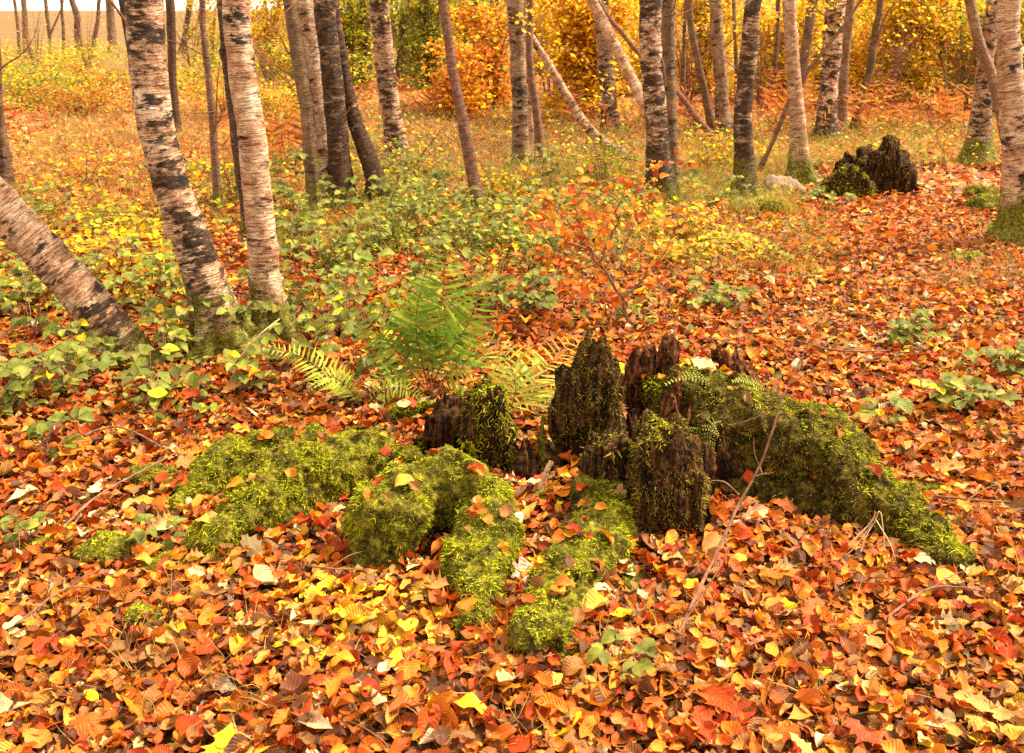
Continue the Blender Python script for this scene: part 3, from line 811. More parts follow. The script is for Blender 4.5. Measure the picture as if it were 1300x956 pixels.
BG = 'birch trunks of the wood'
TREES = [
    # name, label, category, path, kwargs
    ('birch_tree', 'thick birch leaning left with peeling scaly pink bark and mossy foot', 'birch tree', [(287, 447, 66), (268, 385, 56), (250, 325, 50), (228, 260, 47), (209, 200, 46), (194, 130, 46), (186, 60, 48), (183, 0, 50)], dict(dark=0.25, tone=0.05, moss_h=0.36, fuzz=24000, flare=1.6)),
    ('birch_tree', 'pale slender birch with dark foot, right of the thick leaning birch', 'birch tree', [(348, 432, 50), (338, 370, 42), (332, 300, 38), (323, 200, 37), (312, 120, 36), (303, 50, 35), (300, 0, 36)], dict(dark=0.17, tone=0.0, moss_h=0.42, fuzz=24000, flare=1.55)),
    ('birch_tree', 'pink birch trunk lying at a steep slant over the left edge', 'birch tree', [(182, 466, 50), (160, 440, 52), (118, 392, 54), (60, 328, 54), (0, 262, 54), (-70, 185, 54)], dict(dark=0.24, tone=0.06, moss_h=0.2, fuzz=18000, flare=1.05)),
    ('birch_tree', 'dark slim trunk half hidden behind the thick leaning birch', 'birch tree', [(240, 320, 18), (205, 230, 16), (183, 150, 15), (168, 70, 14), (157, 0, 14)], dict(dark=0.5, tone=0.4, moss_h=0.1)),
    ('birch_tree', 'dark rough trunk touching the pale slender birch from behind', 'birch tree', [(324, 300, 26), (312, 220, 24), (301, 150, 22), (292, 80, 22), (285, 0, 22)], dict(dark=0.5, tone=0.4, moss_h=0.2)),
    ('birch_tree', 'dark trunk rising behind the thick birch close to its top', 'birch tree', [(226, 175, 12), (219, 100, 11), (216, 0, 12)], dict(dark=0.6, tone=0.5, moss_h=0.1)),
    ('young_tree', 'dark leaning stem with mossy foot at the left edge', 'tree', [(11, 247, 18), (4, 190, 14), (-2, 120, 13), (-6, 50, 13), (-10, 0, 13)], dict(dark=0.2, tone=0.5, moss_h=0.2)),
    ('young_tree', 'thin reddish stem between the two big left birches', 'tree', [(277, 268, 12), (272, 190, 10), (266, 110, 9), (259, 40, 8), (257, 0, 8)], dict(dark=0.05, tone=0.9, moss_h=0.25, branch=[(272, 170, 278, 120, 0)[:0] or (274, 165), (278, 110), (283, 70), 3.0] and [[(274, 165), (278, 110), (284, 68), 3.0], [(272, 142), (250, 143), (228, 141), 2.5]])),
    ('young_tree', 'straight brown green trunk left of the pink and dark birch pair', 'tree', [(401, 270, 22), (394, 190, 19), (384, 110, 19), (374, 40, 19), (368, 0, 19)], dict(dark=0.1, tone=0.45, moss_h=0.5, moss_a=0.55)),
    ('birch_tree', 'pink barked birch squeezed between a brown trunk and a dark birch', 'birch tree', [(420, 250, 25), (412, 190, 25), (402, 120, 25), (393, 50, 26), (386, 0, 27)], dict(dark=0.2, tone=0.12, moss_h=0.2)),
    ('birch_tree', 'dark barked straight birch of the dense left cluster', 'birch tree', [(435, 265, 34), (431, 200, 29), (424, 120, 28), (417, 50, 27), (413, 0, 28)], dict(dark=0.42, tone=0.3, moss_h=0.25)),
    ('birch_tree', 'short leaning birch with cracked diamond bark and wide mossy foot', 'birch tree', [(490, 262, 36), (472, 215, 26), (458, 175, 22), (444, 125, 18), (436, 85, 15), (425, 20, 14)], dict(dark=0.45, tone=0.15, moss_h=0.35)),
    ('birch_tree', 'banded orange birch standing in straw grass left of the red sapling', 'birch tree', [(507, 208, 31), (500, 160, 27), (491, 100, 26), (485, 50, 25), (480, 0, 25)], dict(dark=0.28, tone=0.12, moss_h=0.08)),
    ('dark_tree', 'dark trunk behind the banded orange birch', 'tree', [(464, 105, 18), (463, 60, 17), (461, 0, 17)], dict(dark=0.6, tone=0.5, moss_h=0.3, flare=1.4)),
    ('dark_tree', 'dark forked trunk just right of the banded orange birch', 'tree', [(510, 108, 18), (511, 60, 14), (516, 0, 14)], dict(dark=0.6, tone=0.5, moss_h=0.3, flare=1.5, branch=[[(509, 70), (500, 40), (497, -10), 9.0]])),
    ('sapling', 'smooth dark red sapling leaning left with mossy foot', 'tree', [(610, 270, 18), (599, 215, 16), (586, 150, 15), (575, 85, 13), (566, 30, 12), (562, 0, 12)], dict(dark=0.0, tone=1.0, moss_h=0.16, curvy=0.02)),
    ('birch_tree', 'straight grey green trunk right of the red sapling', 'birch tree', [(663, 216, 26), (660, 160, 21), (657, 90, 21), (655, 30, 21), (655, 0, 21)], dict(dark=0.2, tone=0.36, moss_h=0.2)),
    ('birch_tree', 'thin pale stem just behind the straight grey green trunk', 'birch tree', [(676, 190, 9), (672, 120, 9), (669, 50, 10), (667, 0, 10)], dict(dark=0.1, tone=0.1, moss_h=0.05)),
    ('sapling', 'crooked reddish stem beside the straight grey green trunk', 'tree', [(686, 212, 13), (682, 150, 11), (675, 95, 10), (673, 50, 9), (673, 0, 9)], dict(dark=0.0, tone=0.9, moss_h=0.05, curvy=0.03)),
    ('birch_tree', 'thin birch trunk fallen to a diagonal in front of the golden bush', 'birch tree', [(800, 205, 15), (775, 188, 14), (745, 160, 13), (718, 120, 12), (695, 78, 10), (675, 48, 9), (650, 10, 8)], dict(dark=0.2, tone=0.1, moss_h=0.1, top_h=3.0)),
    ('birch_tree', 'grey trunk rising behind the mossy end of the diagonal birch', 'birch tree', [(778, 172, 26), (773, 130, 23), (768, 70, 21), (764, 0, 20)], dict(dark=0.25, tone=0.3, moss_h=0.15)),
    ('birch_tree', 'pale birch leaning left behind the black and white birch', 'birch tree', [(850, 190, 16), (826, 145, 15), (804, 105, 15), (783, 62, 15), (762, 20, 14), (750, -6, 14)], dict(dark=0.08, tone=0.02, moss_h=0.05)),
    ('birch_tree', 'bold black and white birch in the middle of the wood', 'birch tree', [(840, 258, 44), (836, 210, 34), (832, 150, 29), (828, 80, 28), (826, 0, 29)], dict(dark=0.37, tone=0.0, moss_h=0.3, moss_a=0.6, flare=1.3)),
    ('young_tree', 'plain brown trunk just right of the black and white birch', 'tree', [(853, 240, 22), (851, 180, 18), (850, 110, 18), (849, 40, 18), (849, 0, 18)], dict(dark=0.15, tone=0.45, moss_h=0.5, moss_a=0.5)),
    ('sapling', 'thin straight brown pole leaning against the plain brown trunk', 'tree', [(912, 182, 9), (885, 150, 8), (862, 120, 7), (835, 90, 7), (805, 60, 6), (765, 10, 6)], dict(dark=0.0, tone=0.9, moss_h=0.0, moss_a=0.0, top_h=2.4)),
    ('young_tree', 'slim curved brown stem left of the straight grey pole tree', 'tree', [(905, 168, 12), (896, 120, 10), (884, 70, 9), (876, 20, 9), (874, 0, 9)], dict(dark=0.0, tone=0.6, moss_h=0.05)),
    ('young_tree', 'straight grey pole tree before the yellow thicket', 'tree', [(920, 172, 22), (916, 120, 18), (911, 60, 17), (908, 0, 16)], dict(dark=0.15, tone=0.36, moss_h=0.1)),
    ('birch_tree', 'dark mossy birch with rough bark left of the far stump', 'birch tree', [(947, 258, 36), (944, 200, 27), (943, 150, 24), (948, 90, 23), (953, 40, 22), (957, 0, 21)], dict(dark=0.42, tone=0.15, moss_h=0.7, moss_a=0.45)),
    ('birch_tree', 'pink birch with a thick green moss sock beside the far stump', 'birch tree', [(1018, 232, 34), (1014, 190, 25), (1011, 140, 20), (1006, 70, 17), (1003, 0, 17)], dict(dark=0.1, tone=0.12, moss_h=0.5, moss_a=0.9, fuzz=5000)),
    ('young_tree', 'brown stem leaning right behind the moss socked birch', 'tree', [(1014, 160, 13), (1019, 100, 13), (1027, 40, 13), (1033, 0, 13)], dict(dark=0.0, tone=0.6, moss_h=0.05)),
    ('birch_tree', 'white birch with black notches above the far stump', 'birch tree', [(1048, 178, 30), (1051, 130, 25), (1055, 70, 24), (1061, 0, 26)], dict(dark=0.30, tone=0.0, moss_h=0.08)),
    ('young_tree', 'grey brown trunk touching the white notched birch', 'tree', [(1068, 170, 16), (1070, 120, 13), (1074, 60, 13), (1079, 0, 13)], dict(dark=0.1, tone=0.4, moss_h=0.3, moss_a=.4)),
    ('young_tree', 'crooked dark stem kinking right above the far stump', 'tree', [(1085, 168, 13), (1092, 128, 11), (1102, 95, 10), (1107, 70, 11), (1113, 35, 9), (1119, 0, 9)], dict(dark=0.1, tone=0.55, moss_h=0.2, curvy=0.05, branch=[[(1107, 70), (1128, 10), (1150, 2), 4.0]])),
    ('sapling', 'very thin pale stem inside the yellow thicket', 'tree', [(1150, 128, 5), (1148, 80, 5), (1151, 30, 4), (1152, 0, 4)], dict(dark=0.0, tone=0.3, moss_h=0.0, moss_a=0)),
    ('sapling', 'very thin brown stem left of the pale thin stem in the thicket', 'tree', [(1137, 130, 4), (1138, 80, 4), (1136, 30, 3), (1134, 0, 3)], dict(dark=0.0, tone=0.8, moss_h=0.0, moss_a=0)),
    ('young_tree', 'straight brown trunk alone in the yellow thicket on the right', 'tree', [(1197, 132, 11), (1196, 90, 11), (1197, 40, 10), (1199, 0, 11)], dict(dark=0.0, tone=0.55, moss_h=0.05, branch=[[(1201, 105), (1212, 70), (1220, 40), 3.0]])),
    ('birch_tree', 'grey birch with wide mossy foot behind the leaning stem on the right', 'birch tree', [(1240, 208, 42), (1243, 170, 31), (1247, 120, 24), (1254, 60, 20), (1262, 0, 19)], dict(dark=0.25, tone=0.2, moss_h=0.42, moss_a=0.9, flare=1.3, fuzz=5000)),
    ('young_tree', 'smooth grey stem leaning left across the right edge birches', 'tree', [(1290, 215, 20), (1277, 165, 16), (1262, 110, 14), (1245, 60, 13), (1235, 20, 13), (1230, -5, 13)], dict(dark=0.0, tone=0.4, moss_h=0.05)),
    ('birch_tree', 'pink birch at the right edge on a broad moss covered foot', 'birch tree', [(1309, 308, 112), (1299, 278, 62), (1296, 255, 47), (1293, 210, 38), (1287, 150, 34), (1283, 80, 30), (1281, 0, 29)], dict(dark=0.16, tone=0.1, moss_h=0.42, moss_a=1.0, fuzz=14000, flare=1.7)),
    ('sapling', 'long thin bare stem slanting right past the moss socked birch', 'tree', [(961, 224, 6), (985, 170, 6), (1010, 112, 6), (1040, 72, 5), (1068, 35, 4), (1094, -2, 4)], dict(dark=0.0, tone=0.8, moss_h=0.0, moss_a=0, top_h=2.2)),
    ('distant_tree', 'thin grey tree at the pasture edge, far left', 'tree', [(33, 72, 8), (32, 40, 7), (30, 0, 7)], dict(dark=0.1, tone=0.45, moss_h=0)),
    ('distant_tree', 'spindly dark tree at the pasture edge beside the far left tree', 'tree', [(25, 70, 4), (22, 30, 4), (18, 0, 4)], dict(dark=0.2, tone=0.6, moss_h=0)),
    ('distant_tree', 'forked thin tree at the pasture edge', 'tree', [(64, 82, 6), (62, 40, 5), (58, 0, 5)], dict(dark=0.1, tone=0.55, moss_h=0, branch=[[(63, 45), (74, 22), (84, -3), 3.5]])),
    ('distant_tree', 'dark kinked tree at the pasture edge', 'tree', [(103, 72, 10), (97, 50, 8), (98, 25, 8), (91, 0, 8)], dict(dark=0.3, tone=0.6, moss_h=0, curvy=0.04)),
    ('distant_tree', 'brown straight tree at the pasture edge left of the thick birch', 'tree', [(144, 68, 13), (141, 30, 11), (139, 0, 11)], dict(dark=0.1, tone=0.45, moss_h=0)),
    ('distant_tree', 'leaning dark tree with crossing limbs between the left birches', 'tree', [(231, 70, 10), (237, 35, 8), (241, 0, 8)], dict(dark=0.3, tone=0.55, moss_h=0, branch=[[(234, 55), (255, 25), (275, 0), 5.0]])),
    ('distant_tree', 'thin dark stem low between the pale birch and the brown trunk', 'tree', [(352, 72, 8), (350, 40, 6), (355, 0, 6)], dict(dark=0.3, tone=0.55, moss_h=0, branch=[[(351, 60), (338, 70), (326, 72), 3.0]])),
    ('distant_tree', 'thin pale stem at the pasture edge between the two forked far trees', 'tree', [(82, 76, 5), (80, 38.0, 4.25), (78, 0, 4.0)], dict(dark=0.2, tone=0.55, moss_h=0, curvy=0.03)),
    ('distant_tree', 'crooked thin stem at the pasture edge just left of the thick birch', 'tree', [(118, 74, 6), (122, 37.0, 5.1), (126, 0, 4.800000000000001)], dict(dark=0.2, tone=0.55, moss_h=0, curvy=0.03)),
    ('distant_tree', 'slim dark stem close behind the brown green trunk top', 'tree', [(344, 80, 7), (340, 40.0, 5.95), (336, 0, 5.6000000000000005)], dict(dark=0.2, tone=0.55, moss_h=0, curvy=0.03)),
    ('distant_tree', 'slim brown stem before the dark green bush at the top', 'tree', [(449, 104, 8), (446, 52.0, 6.8), (443, 0, 6.4)], dict(dark=0.2, tone=0.55, moss_h=0, curvy=0.03)),
    ('distant_tree', 'thin stem right of the dark forked trunk', 'tree', [(527, 100, 6), (530, 50.0, 5.1), (533, 0, 4.800000000000001)], dict(dark=0.2, tone=0.55, moss_h=0, curvy=0.03)),
    ('distant_tree', 'thin brown stem in front of the orange twiggy bush', 'tree', [(634, 128, 5), (632, 64.0, 4.25), (630, 0, 4.0)], dict(dark=0.2, tone=0.55, moss_h=0, curvy=0.03)),
    ('distant_tree', 'slim brown stem before the golden orange bush', 'tree', [(718, 120, 7), (715, 60.0, 5.95), (712, 0, 5.6000000000000005)], dict(dark=0.2, tone=0.55, moss_h=0, curvy=0.03)),
    ('distant_tree', 'thin dark stem left of the straight grey pole tree', 'tree', [(865, 135, 6), (868, 67.5, 5.1), (871, 0, 4.800000000000001)], dict(dark=0.2, tone=0.55, moss_h=0, curvy=0.03)),
    ('distant_tree', 'thin brown stem between the pole tree and dark mossy birch', 'tree', [(936, 140, 6), (934, 70.0, 5.1), (932, 0, 4.800000000000001)], dict(dark=0.2, tone=0.55, moss_h=0, curvy=0.03)),
    ('distant_tree', 'slim dark stem left of the moss socked birch', 'tree', [(982, 140, 7), (985, 70.0, 5.95), (988, 0, 5.6000000000000005)], dict(dark=0.2, tone=0.55, moss_h=0, curvy=0.03)),
    ('distant_tree', 'thin dark stem in the yellow thicket right of the lone trunk', 'tree', [(1226, 135, 6), (1222, 67.5, 5.1), (1218, 0, 4.800000000000001)], dict(dark=0.2, tone=0.55, moss_h=0, curvy=0.03)),
    ('distant_tree', 'thin brown stem left of the lone trunk in the thicket', 'tree', [(1169, 132, 6), (1172, 66.0, 5.1), (1175, 0, 4.800000000000001)], dict(dark=0.2, tone=0.55, moss_h=0, curvy=0.03)),
    ('distant_tree', 'thin dark upright stem in the green centre thicket', 'tree', [(600, 110, 5), (602, 60, 5), (601, 0, 5)], dict(dark=0.2, tone=0.6, moss_h=0)),
    ('distant_tree', 'slim dark trunk in the green centre thicket left of the sapling', 'tree', [(543, 112, 7), (542, 60, 6), (540, 0, 6)], dict(dark=0.3, tone=0.6, moss_h=0)),
]
for i, (nm, lab, cat, path, kw) in enumerate(TREES):
    tree(nm, lab, cat, path, group='trees of the autumn wood', seed=i + 1, **kw)

# ------------------------------------------------------------------ BUSHES, FERNS, BRAMBLES
def bush(name, label, cat, px, py, h, w, nleaf, pal, wts=None, leaf=0.05, stems=7, group=None, seed=0, lod=0, droop=0.3, low=0.1, mat=M_FAR):
    rng = np.random.default_rng(5000 + seed)
    g = G(px, py)
    root = thing(name, g, label, cat, group)
    S, A = Acc(), Acc()
    anchors = []
    for k in range(stems):
        a = rng.uniform(0, 6.28); r = rng.uniform(0.1, 1) ** 0.7
        tip = np.array([math.cos(a) * r * w / 2, math.sin(a) * r * w / 2 * 0.8, h * rng.uniform(0.65, 1.05)])
        b0 = np.array([math.cos(a) * 0.06, math.sin(a) * 0.06, -0.03])
        mid = b0 * 0.5 + tip * np.array([0.35, 0.35, 0.55])
        pl = smooth_path(np.array([b0, mid, tip]), 9)
        V, F, _, _ = tube(pl + np.array(g), np.linspace(0.006 * h + 0.003, 0.002, 9), 5)
        S.add(V, F)
        for j in range(7):
            t = rng.uniform(low, 1.0); p0 = pl[int(t * 8)]
            a2 = rng.uniform(0, 6.28); l = w * rng.uniform(0.12, 0.30)
            d = np.array([math.cos(a2), math.sin(a2), rng.uniform(-0.15, 0.35)])
            e = p0 + d * l - np.array([0, 0, droop * l * 0.4])
            e[2] = max(e[2], 0.04)
            ss = smooth_path(np.array([p0, p0 * 0.5 + e * 0.5 + np.array([0, 0, 0.05 * l]), e]), 5)
            V, F, _, _ = tube(ss + np.array(g), np.linspace(0.0035, 0.0012, 5), 4)
            S.add(V, F)
            anchors += [ss[1], ss[2], ss[3], ss[4]]
    S.build('stems', M_TWIG, root)
    an = np.array(anchors)
    # clumps with gaps: each anchor gets its own leaf share
    share = rng.gamma(1.1, 1.0, len(an)) * np.where(an[:, 2] < 1.9, 1.8, 0.35); share /= share.sum()
    idx = rng.choice(len(an), nleaf, p=share)
    off = rng.normal(0, 1, (nleaf, 3)) * np.array([0.13, 0.13, 0.05]) * (w ** 0.5)
    pos = an[idx] + off
    pos[:, 2] = np.maximum(pos[:, 2], 0.02)
    nr = np.array([0, 0, 1.0]) + rng.normal(0, 0.55, (nleaf, 3))
    col = pick(pal, nleaf, wts, 0.2, rng)
    L = leaf * rng.uniform(0.6, 1.25, nleaf)
    V, F, C, uv = leaves(pos + np.array(g), nr, rdir(nleaf, rng), L, L * 0.62, col, lod=lod, rng=rng)
    A.add(V, F, col=C, luv=uv)
    A.build('leaves', mat, root)
    return root

YB = [YEL, (0.70, 0.50, 0.03), (0.62, 0.36, 0.02), (0.50, 0.42, 0.03), ORANGE]
GB = [(0.62, 0.27, 0.02), (0.70, 0.38, 0.02), (0.62, 0.24, 0.02), (0.66, 0.34, 0.02), YEL]
OB = [ORANGE, RUST, (0.6, 0.24, 0.03), YEL]
GY = [OLIVE, YGRN, GRN, (0.5, 0.42, 0.03), (0.4, 0.25, 0.03)]
yg = 'yellow bushes along the back of the wood'
BUSHES = [
    ('yellow_bush', 'yellow leaved bush behind the straight grey pole tree', 893, 118, 2.1, 2.4, 3200, YB),
    ('yellow_bush', 'yellow leaved bush between the dark mossy and moss socked birches', 985, 128, 2.0, 2.4, 3200, YB),
    ('yellow_bush', 'yellow leaved bush behind the white notched birch', 1040, 112, 2.3, 2.6, 3200, YB),
    ('yellow_bush', 'dense yellow bush right of the crooked dark stem', 1135, 132, 1.9, 2.2, 3600, YB),
    ('yellow_bush', 'wide yellow bush around the lone straight brown trunk', 1195, 118, 2.2, 2.6, 3600, YB),
    ('yellow_bush', 'yellow green bush behind the right edge birches', 1268, 140, 2.0, 2.2, 2800, [YGRN, YEL, OLIVE, (0.5, .42, .03)]),
    ('yellow_bush', 'pale yellow bush high behind the far stump', 1090, 95, 2.6, 3.2, 3200, YB),
    ('golden_bush', 'golden orange bush behind the diagonal fallen birch', 737, 152, 1.75, 1.5, 4200, GB),
    ('golden_bush', 'yellow top heavy bush behind the golden orange bush', 770, 120, 2.3, 2.2, 3200, YB),
    ('green_bush', 'olive green bush right of the dark forked trunk', 548, 112, 2.3, 2.2, 2600, GY),
    ('green_bush', 'green leafed bush at the top centre beside the red sapling', 605, 100, 2.6, 2.4, 2600, GY),
    ('orange_bush', 'orange twiggy bush right of the red sapling', 622, 138, 1.5, 1.3, 1500, OB),
    ('orange_bush', 'orange beech bush left of the grey green trunk', 585, 150, 0.9, 1.2, 900, OB),
    ('yellow_bush', 'yellow leaved bush behind the brown green trunk', 345, 100, 2.2, 2.2, 1800, YB),
    ('yellow_bush', 'yellow bush above the leaning diamond bark birch', 446, 92, 2.3, 1.8, 1700, YB),
    ('low_bush', 'low yellow green bush in the pasture edge at far left', 60, 138, 0.62, 2.0, 1500, [YGRN, YEL, GRN, OLIVE]),
    ('low_bush', 'low green bush left of the thick birch', 122, 128, 0.6, 1.7, 1400, [YGRN, GRN, YEL, RUST]),
    ('low_bush', 'low yellow bush between the pale birch and the brown trunk', 352, 150, 0.55, 1.4, 1100, [YGRN, YEL, AMBER]),
    ('low_bush', 'low yellow bush behind the thin reddish stem', 250, 118, 0.7, 1.8, 1300, [YGRN, YEL, AMBER, GRN]),
    ('yellow_bush', 'loose yellow bush far back between the grey green trunk and the diagonal birch', 700, 92, 2.4, 3.0, 3000, YB),
    ('golden_bush', 'amber bush far back behind the black and white birch', 835, 100, 2.4, 2.6, 3000, GB),
    ('yellow_bush', 'yellow bush far back behind the green centre thicket', 575, 80, 2.6, 3.4, 2800, [YGRN, YEL, OLIVE, AMBER]),
    ('golden_bush', 'orange gold bush at the back behind the crooked dark stem', 1105, 118, 1.3, 2.2, 2400, GB),
    ('golden_bush', 'orange gold bush behind the smooth leaning grey stem', 1230, 120, 1.4, 2.2, 2400, GB),
    ('yellow_bush', 'thin yellow bush left of the pale slender birch at the pasture', 268, 88, 1.8, 1.8, 800, [YEL, YGRN, AMBER]),
    ('yellow_bush', 'sparse yellow hanging bush behind the brown green trunk', 382, 85, 2.4, 2.2, 1800, YB),
    ('low_bush', 'low amber shrub at the pasture edge between the far trees', 120, 88, 0.7, 2.6, 1600, [AMBER, YEL, STRAW, YGRN]),
    ('low_bush', 'low yellow shrub before the dark kinked tree', 20, 95, 0.8, 2.4, 1500, [YEL, YGRN, STRAW]),
    ('yellow_bush', 'wide loose yellow bush at the back behind the diagonal birch and grey trunk', 730, 85, 2.4, 4.5, 2600, YB),
    ('yellow_bush', 'wide loose yellow bush at the back left of the moss socked birch', 960, 92, 2.4, 4.5, 2600, YB),
    ('yellow_bush', 'wide loose yellow bush at the back between white birch and lone trunk', 1120, 92, 2.4, 4.5, 2600, YB),
    ('yellow_bush', 'wide loose yellow bush in the top right corner', 1280, 100, 2.3, 4.0, 2600, YB),
    ('yellow_bush', 'wide loose yellow green bush at the back behind the banded birch', 480, 84, 2.4, 4.2, 2600, YB),
    ('low_bush', 'low red brown shrub left of the thick birch at the clearing edge', 110, 148, 0.5, 1.6, 1300, [RUST, ORANGE, YGRN, DUN]),
    ('low_bush', 'low yellow shrub at the left edge before the pasture trees', 12, 120, 0.6, 1.6, 1300, [YEL, YGRN, AMBER, OLIVE]),
    ('low_bush', 'low straw yellow shrub beneath the thin pasture edge trees', 70, 95, 0.6, 2.4, 1600, [YEL, (0.5, .36, .05), YGRN]),
    ('low_bush', 'low orange shrub right of the thin reddish stem', 292, 150, 0.6, 1.2, 1200, [AMBER, ORANGE, YGRN]),
    ('low_bush', 'low green yellow shrub behind the leaning diamond bark birch', 395, 130, 0.9, 1.3, 1300, [YGRN, OLIVE, AMBER]),
    ('green_bush', 'dense green bush behind the dark trunks at the top centre left', 440, 108, 2.0, 2.0, 2200, [(0.13, .14, .02), OLIVE, YGRN, YEL]),
    ('green_bush', 'dense green bush between the dark forked trunk and the red sapling', 528, 95, 2.0, 2.0, 2200, [(0.13, .14, .02), OLIVE, YGRN, YEL]),
    ('low_bush', 'yellow sprig shrub in front of the thick birch on the left', 165, 345, 0.30, 0.95, 420, [YEL, (0.62, .45, .03), AMBER]),
    ('low_bush', 'yellow sprig shrub at left near the slanting trunk', 118, 318, 0.26, 0.8, 300, [YEL, (0.62, .45, .03), YGRN]),
    ('low_bush', 'yellow leaved sprig shrub beside the green grass at centre right', 885, 300, 0.22, 0.8, 260, [YEL, YGRN, AMBER]),
    ('low_bush', 'yellow seedling shrub left of the orange beech sapling', 640, 265, 0.4, 0.8, 220, [YEL, YGRN, AMBER]),
    ('low_bush', 'green yellow seedling shrub below the banded orange birch', 515, 235, 0.45, 0.9, 260, [YGRN, GRN, YEL]),
    ('low_bush', 'yellow green seedling shrub left of the black and white birch', 770, 240, 0.42, 0.9, 260, [YGRN, YEL, GRN]),
    ('low_bush', 'green seedling shrub right of the thin reddish stem', 300, 255, 0.4, 0.8, 240, [YGRN, GRN, YEL]),
    ('low_bush', 'orange seedling shrub behind the yellow sprigs on the left', 110, 235, 0.35, 0.9, 220, [ORANGE, AMBER, YEL]),
    ('low_bush', 'small yellow shrub by the foot of the plain brown trunk', 905, 215, 0.35, 0.9, 380, [YEL, YGRN, ORANGE]),
]
for i, b in enumerate(BUSHES):
    nm, lab, px, py, h, w, nl, pal = b
    bush(nm, lab, 'shrub' if 'low' in nm else 'bush', px, py, h * 1.25 if h > .8 else h, w, int(nl * (2.6 if h > 0.8 else 1.2)), pal, stems=13 if h > .8 else 7, group='bushes of the autumn wood', seed=i, leaf=0.085 if h > 0.8 else 0.062 if h > 0.5 else 0.05, lod=0 if h > 0.5 else 1)

def frond_mesh(S, A, pts, Lmax, n, pal, wts, rng, lod=1, nr=None, wr=0.20, mat=None, fade=1.0):
    """fern frond along a 3-D spine: tapering pinna pairs"""
    sp = smooth_path(np.asarray(pts, float), 24)
    V, F, _, _ = tube(sp, np.linspace(0.0032, 0.0008, 24), 5)
    A.add(V, F, col=np.tile([0.22, 0.13, 0.05, 1.0], (len(V), 1)), luv=np.zeros((len(V), 3)) + [0.5, 0, 0])
    t = norm(np.gradient(sp, axis=0))
    pos, nrm, tan, LL = [], [], [], []
    for k in range(n):
        f = 0.16 + 0.83 * k / (n - 1)
        i = min(int(f * 23), 22); fr = f * 23 - i
        p = sp[i] * (1 - fr) + sp[i + 1] * fr
        up = np.array([0, 0, 1.0]) if nr is None else np.asarray(nr, float)
        side = np.cross(t[i], up); side /= max(np.linalg.norm(side), 1e-6)
        up2 = np.cross(side, t[i])
        l = Lmax * min(1.0, (f - 0.08) * 4.5) * (1 - f) ** 0.75 * 1.25
        for s in (-1, 1):
            d = side * s * 0.92 + t[i] * 0.36 + up2 * rng.normal(0.0, 0.10)
            d /= np.linalg.norm(d)
            LLk = max(l, 0.006) * rng.uniform(0.9, 1.08)
            pos.append(p + d * LLk * 0.5); nrm.append(up2 + rng.normal(0, 0.18, 3)); tan.append(d); LL.append(LLk)
    LL = np.array(LL)
    col = pick(pal, len(LL), wts, 0.14, rng)
    kd = 'oak' if lod >= 2 else 'narrow'
    if lod >= 2:
        # toothed pinnae: little leaflets along each pinna
        P2, N2, T2, L2, C2 = [], [], [], [], []
        for p, nn, d, l, c in zip(pos, nrm, tan, LL, col):
            m = max(3, int(l / 0.0075))
            nn = np.asarray(nn) / np.linalg.norm(nn); sd = np.cross(d, nn)
            for q in range(m):
                fq = (q + 0.6) / m
                ll = l * wr * 0.62 * (1 - fq) ** 0.6 + 0.002
                for s in (-1, 1):
                    dd = sd * s * 0.85 + d * 0.5
                    P2.append(p + d * l * (fq - 0.5) + dd * ll * 0.45); N2.append(nn); T2.append(dd); L2.append(ll); C2.append(c)
        L2 = np.array(L2)
        V, F, C, uv = leaves(np.array(P2), np.array(N2), np.array(T2), L2 * 1.1, np.maximum(L2 * 0.55, 0.0045), np.array(C2), fold=0.1, curl=0.3, lod=0, rng=rng)
    else:
        V, F, C, uv = leaves(np.array(pos), np.array(nrm), np.array(tan), LL, LL * wr * 1.15, col, fold=0.15, curl=-0.5, lod=1, kind=kd, rng=rng)
    A.add(V, F, col=C, luv=uv)

def fern(name, label, base, fronds, pal, wts=None, group=None, seed=0, lod=2, mat=M_LEAF, wr=.2):
    """fronds: list of (list of points, pinna length, pinna pairs, facing)"""
    rng = np.random.default_rng(7000 + seed)
    root = thing(name, base, label, 'fern', group)
    for pts, L, n, nr in fronds:
        S, A = Acc(), Acc()
        frond_mesh(S, A, [list(p) for p in pts], L, n, pal, wts, rng, lod, nr, wr)
        fo = A.build('frond', mat, root)
    return root

FG = 'ferns around the stump'
FGREEN = [(0.13, 0.21, 0.02), (0.19, 0.26, 0.025), (0.27, 0.30, 0.03)]
FYEL = [(0.38, 0.39, 0.035), (0.30, 0.34, 0.03), (0.46, 0.38, 0.04)]
FDARK = [(0.05, 0.10, 0.02), (0.09, 0.14, 0.025)]
b1 = G(545, 500)
y1 = b1.y
fern('fern', 'upright green fern with tall fronds rising behind the stump', b1, [
    ([b1, P(553, 440, y1), P(562, 380, y1 - .05), P(566, 305, y1 - .12)], .24, 26, (0.1, -0.9, 0.45)),
    ([b1, P(535, 455, y1 - .03), P(528, 405, y1 - .08), P(542, 335, y1 - .14)], .20, 23, (-0.2, -0.9, 0.45)),
    ([b1, P(562, 460, y1 - .05), P(592, 415, y1 - .12), P(622, 340, y1 - .2)], .19, 22, (0.2, -0.8, 0.55)),
    ([b1, P(525, 475, y1), P(490, 430, y1 - .05), P(445, 385, y1 - .1)], .17, 20, (-0.2, -0.7, 0.7)),
    ([b1, P(575, 470, y1 - .1), P(610, 450, y1 - .2), P(650, 478, y1 - .35)], .15, 20, (0.2, -0.6, 0.75)),
    ([b1, P(520, 490, y1 - .1), P(490, 478, y1 - .2), P(455, 500, y1 - .3)], .14, 18, (-0.2, -0.6, 0.75)),
], FGREEN, group=FG, seed=1, lod=1, wr=.14)
b2 = G(640, 545); y2 = b2.y
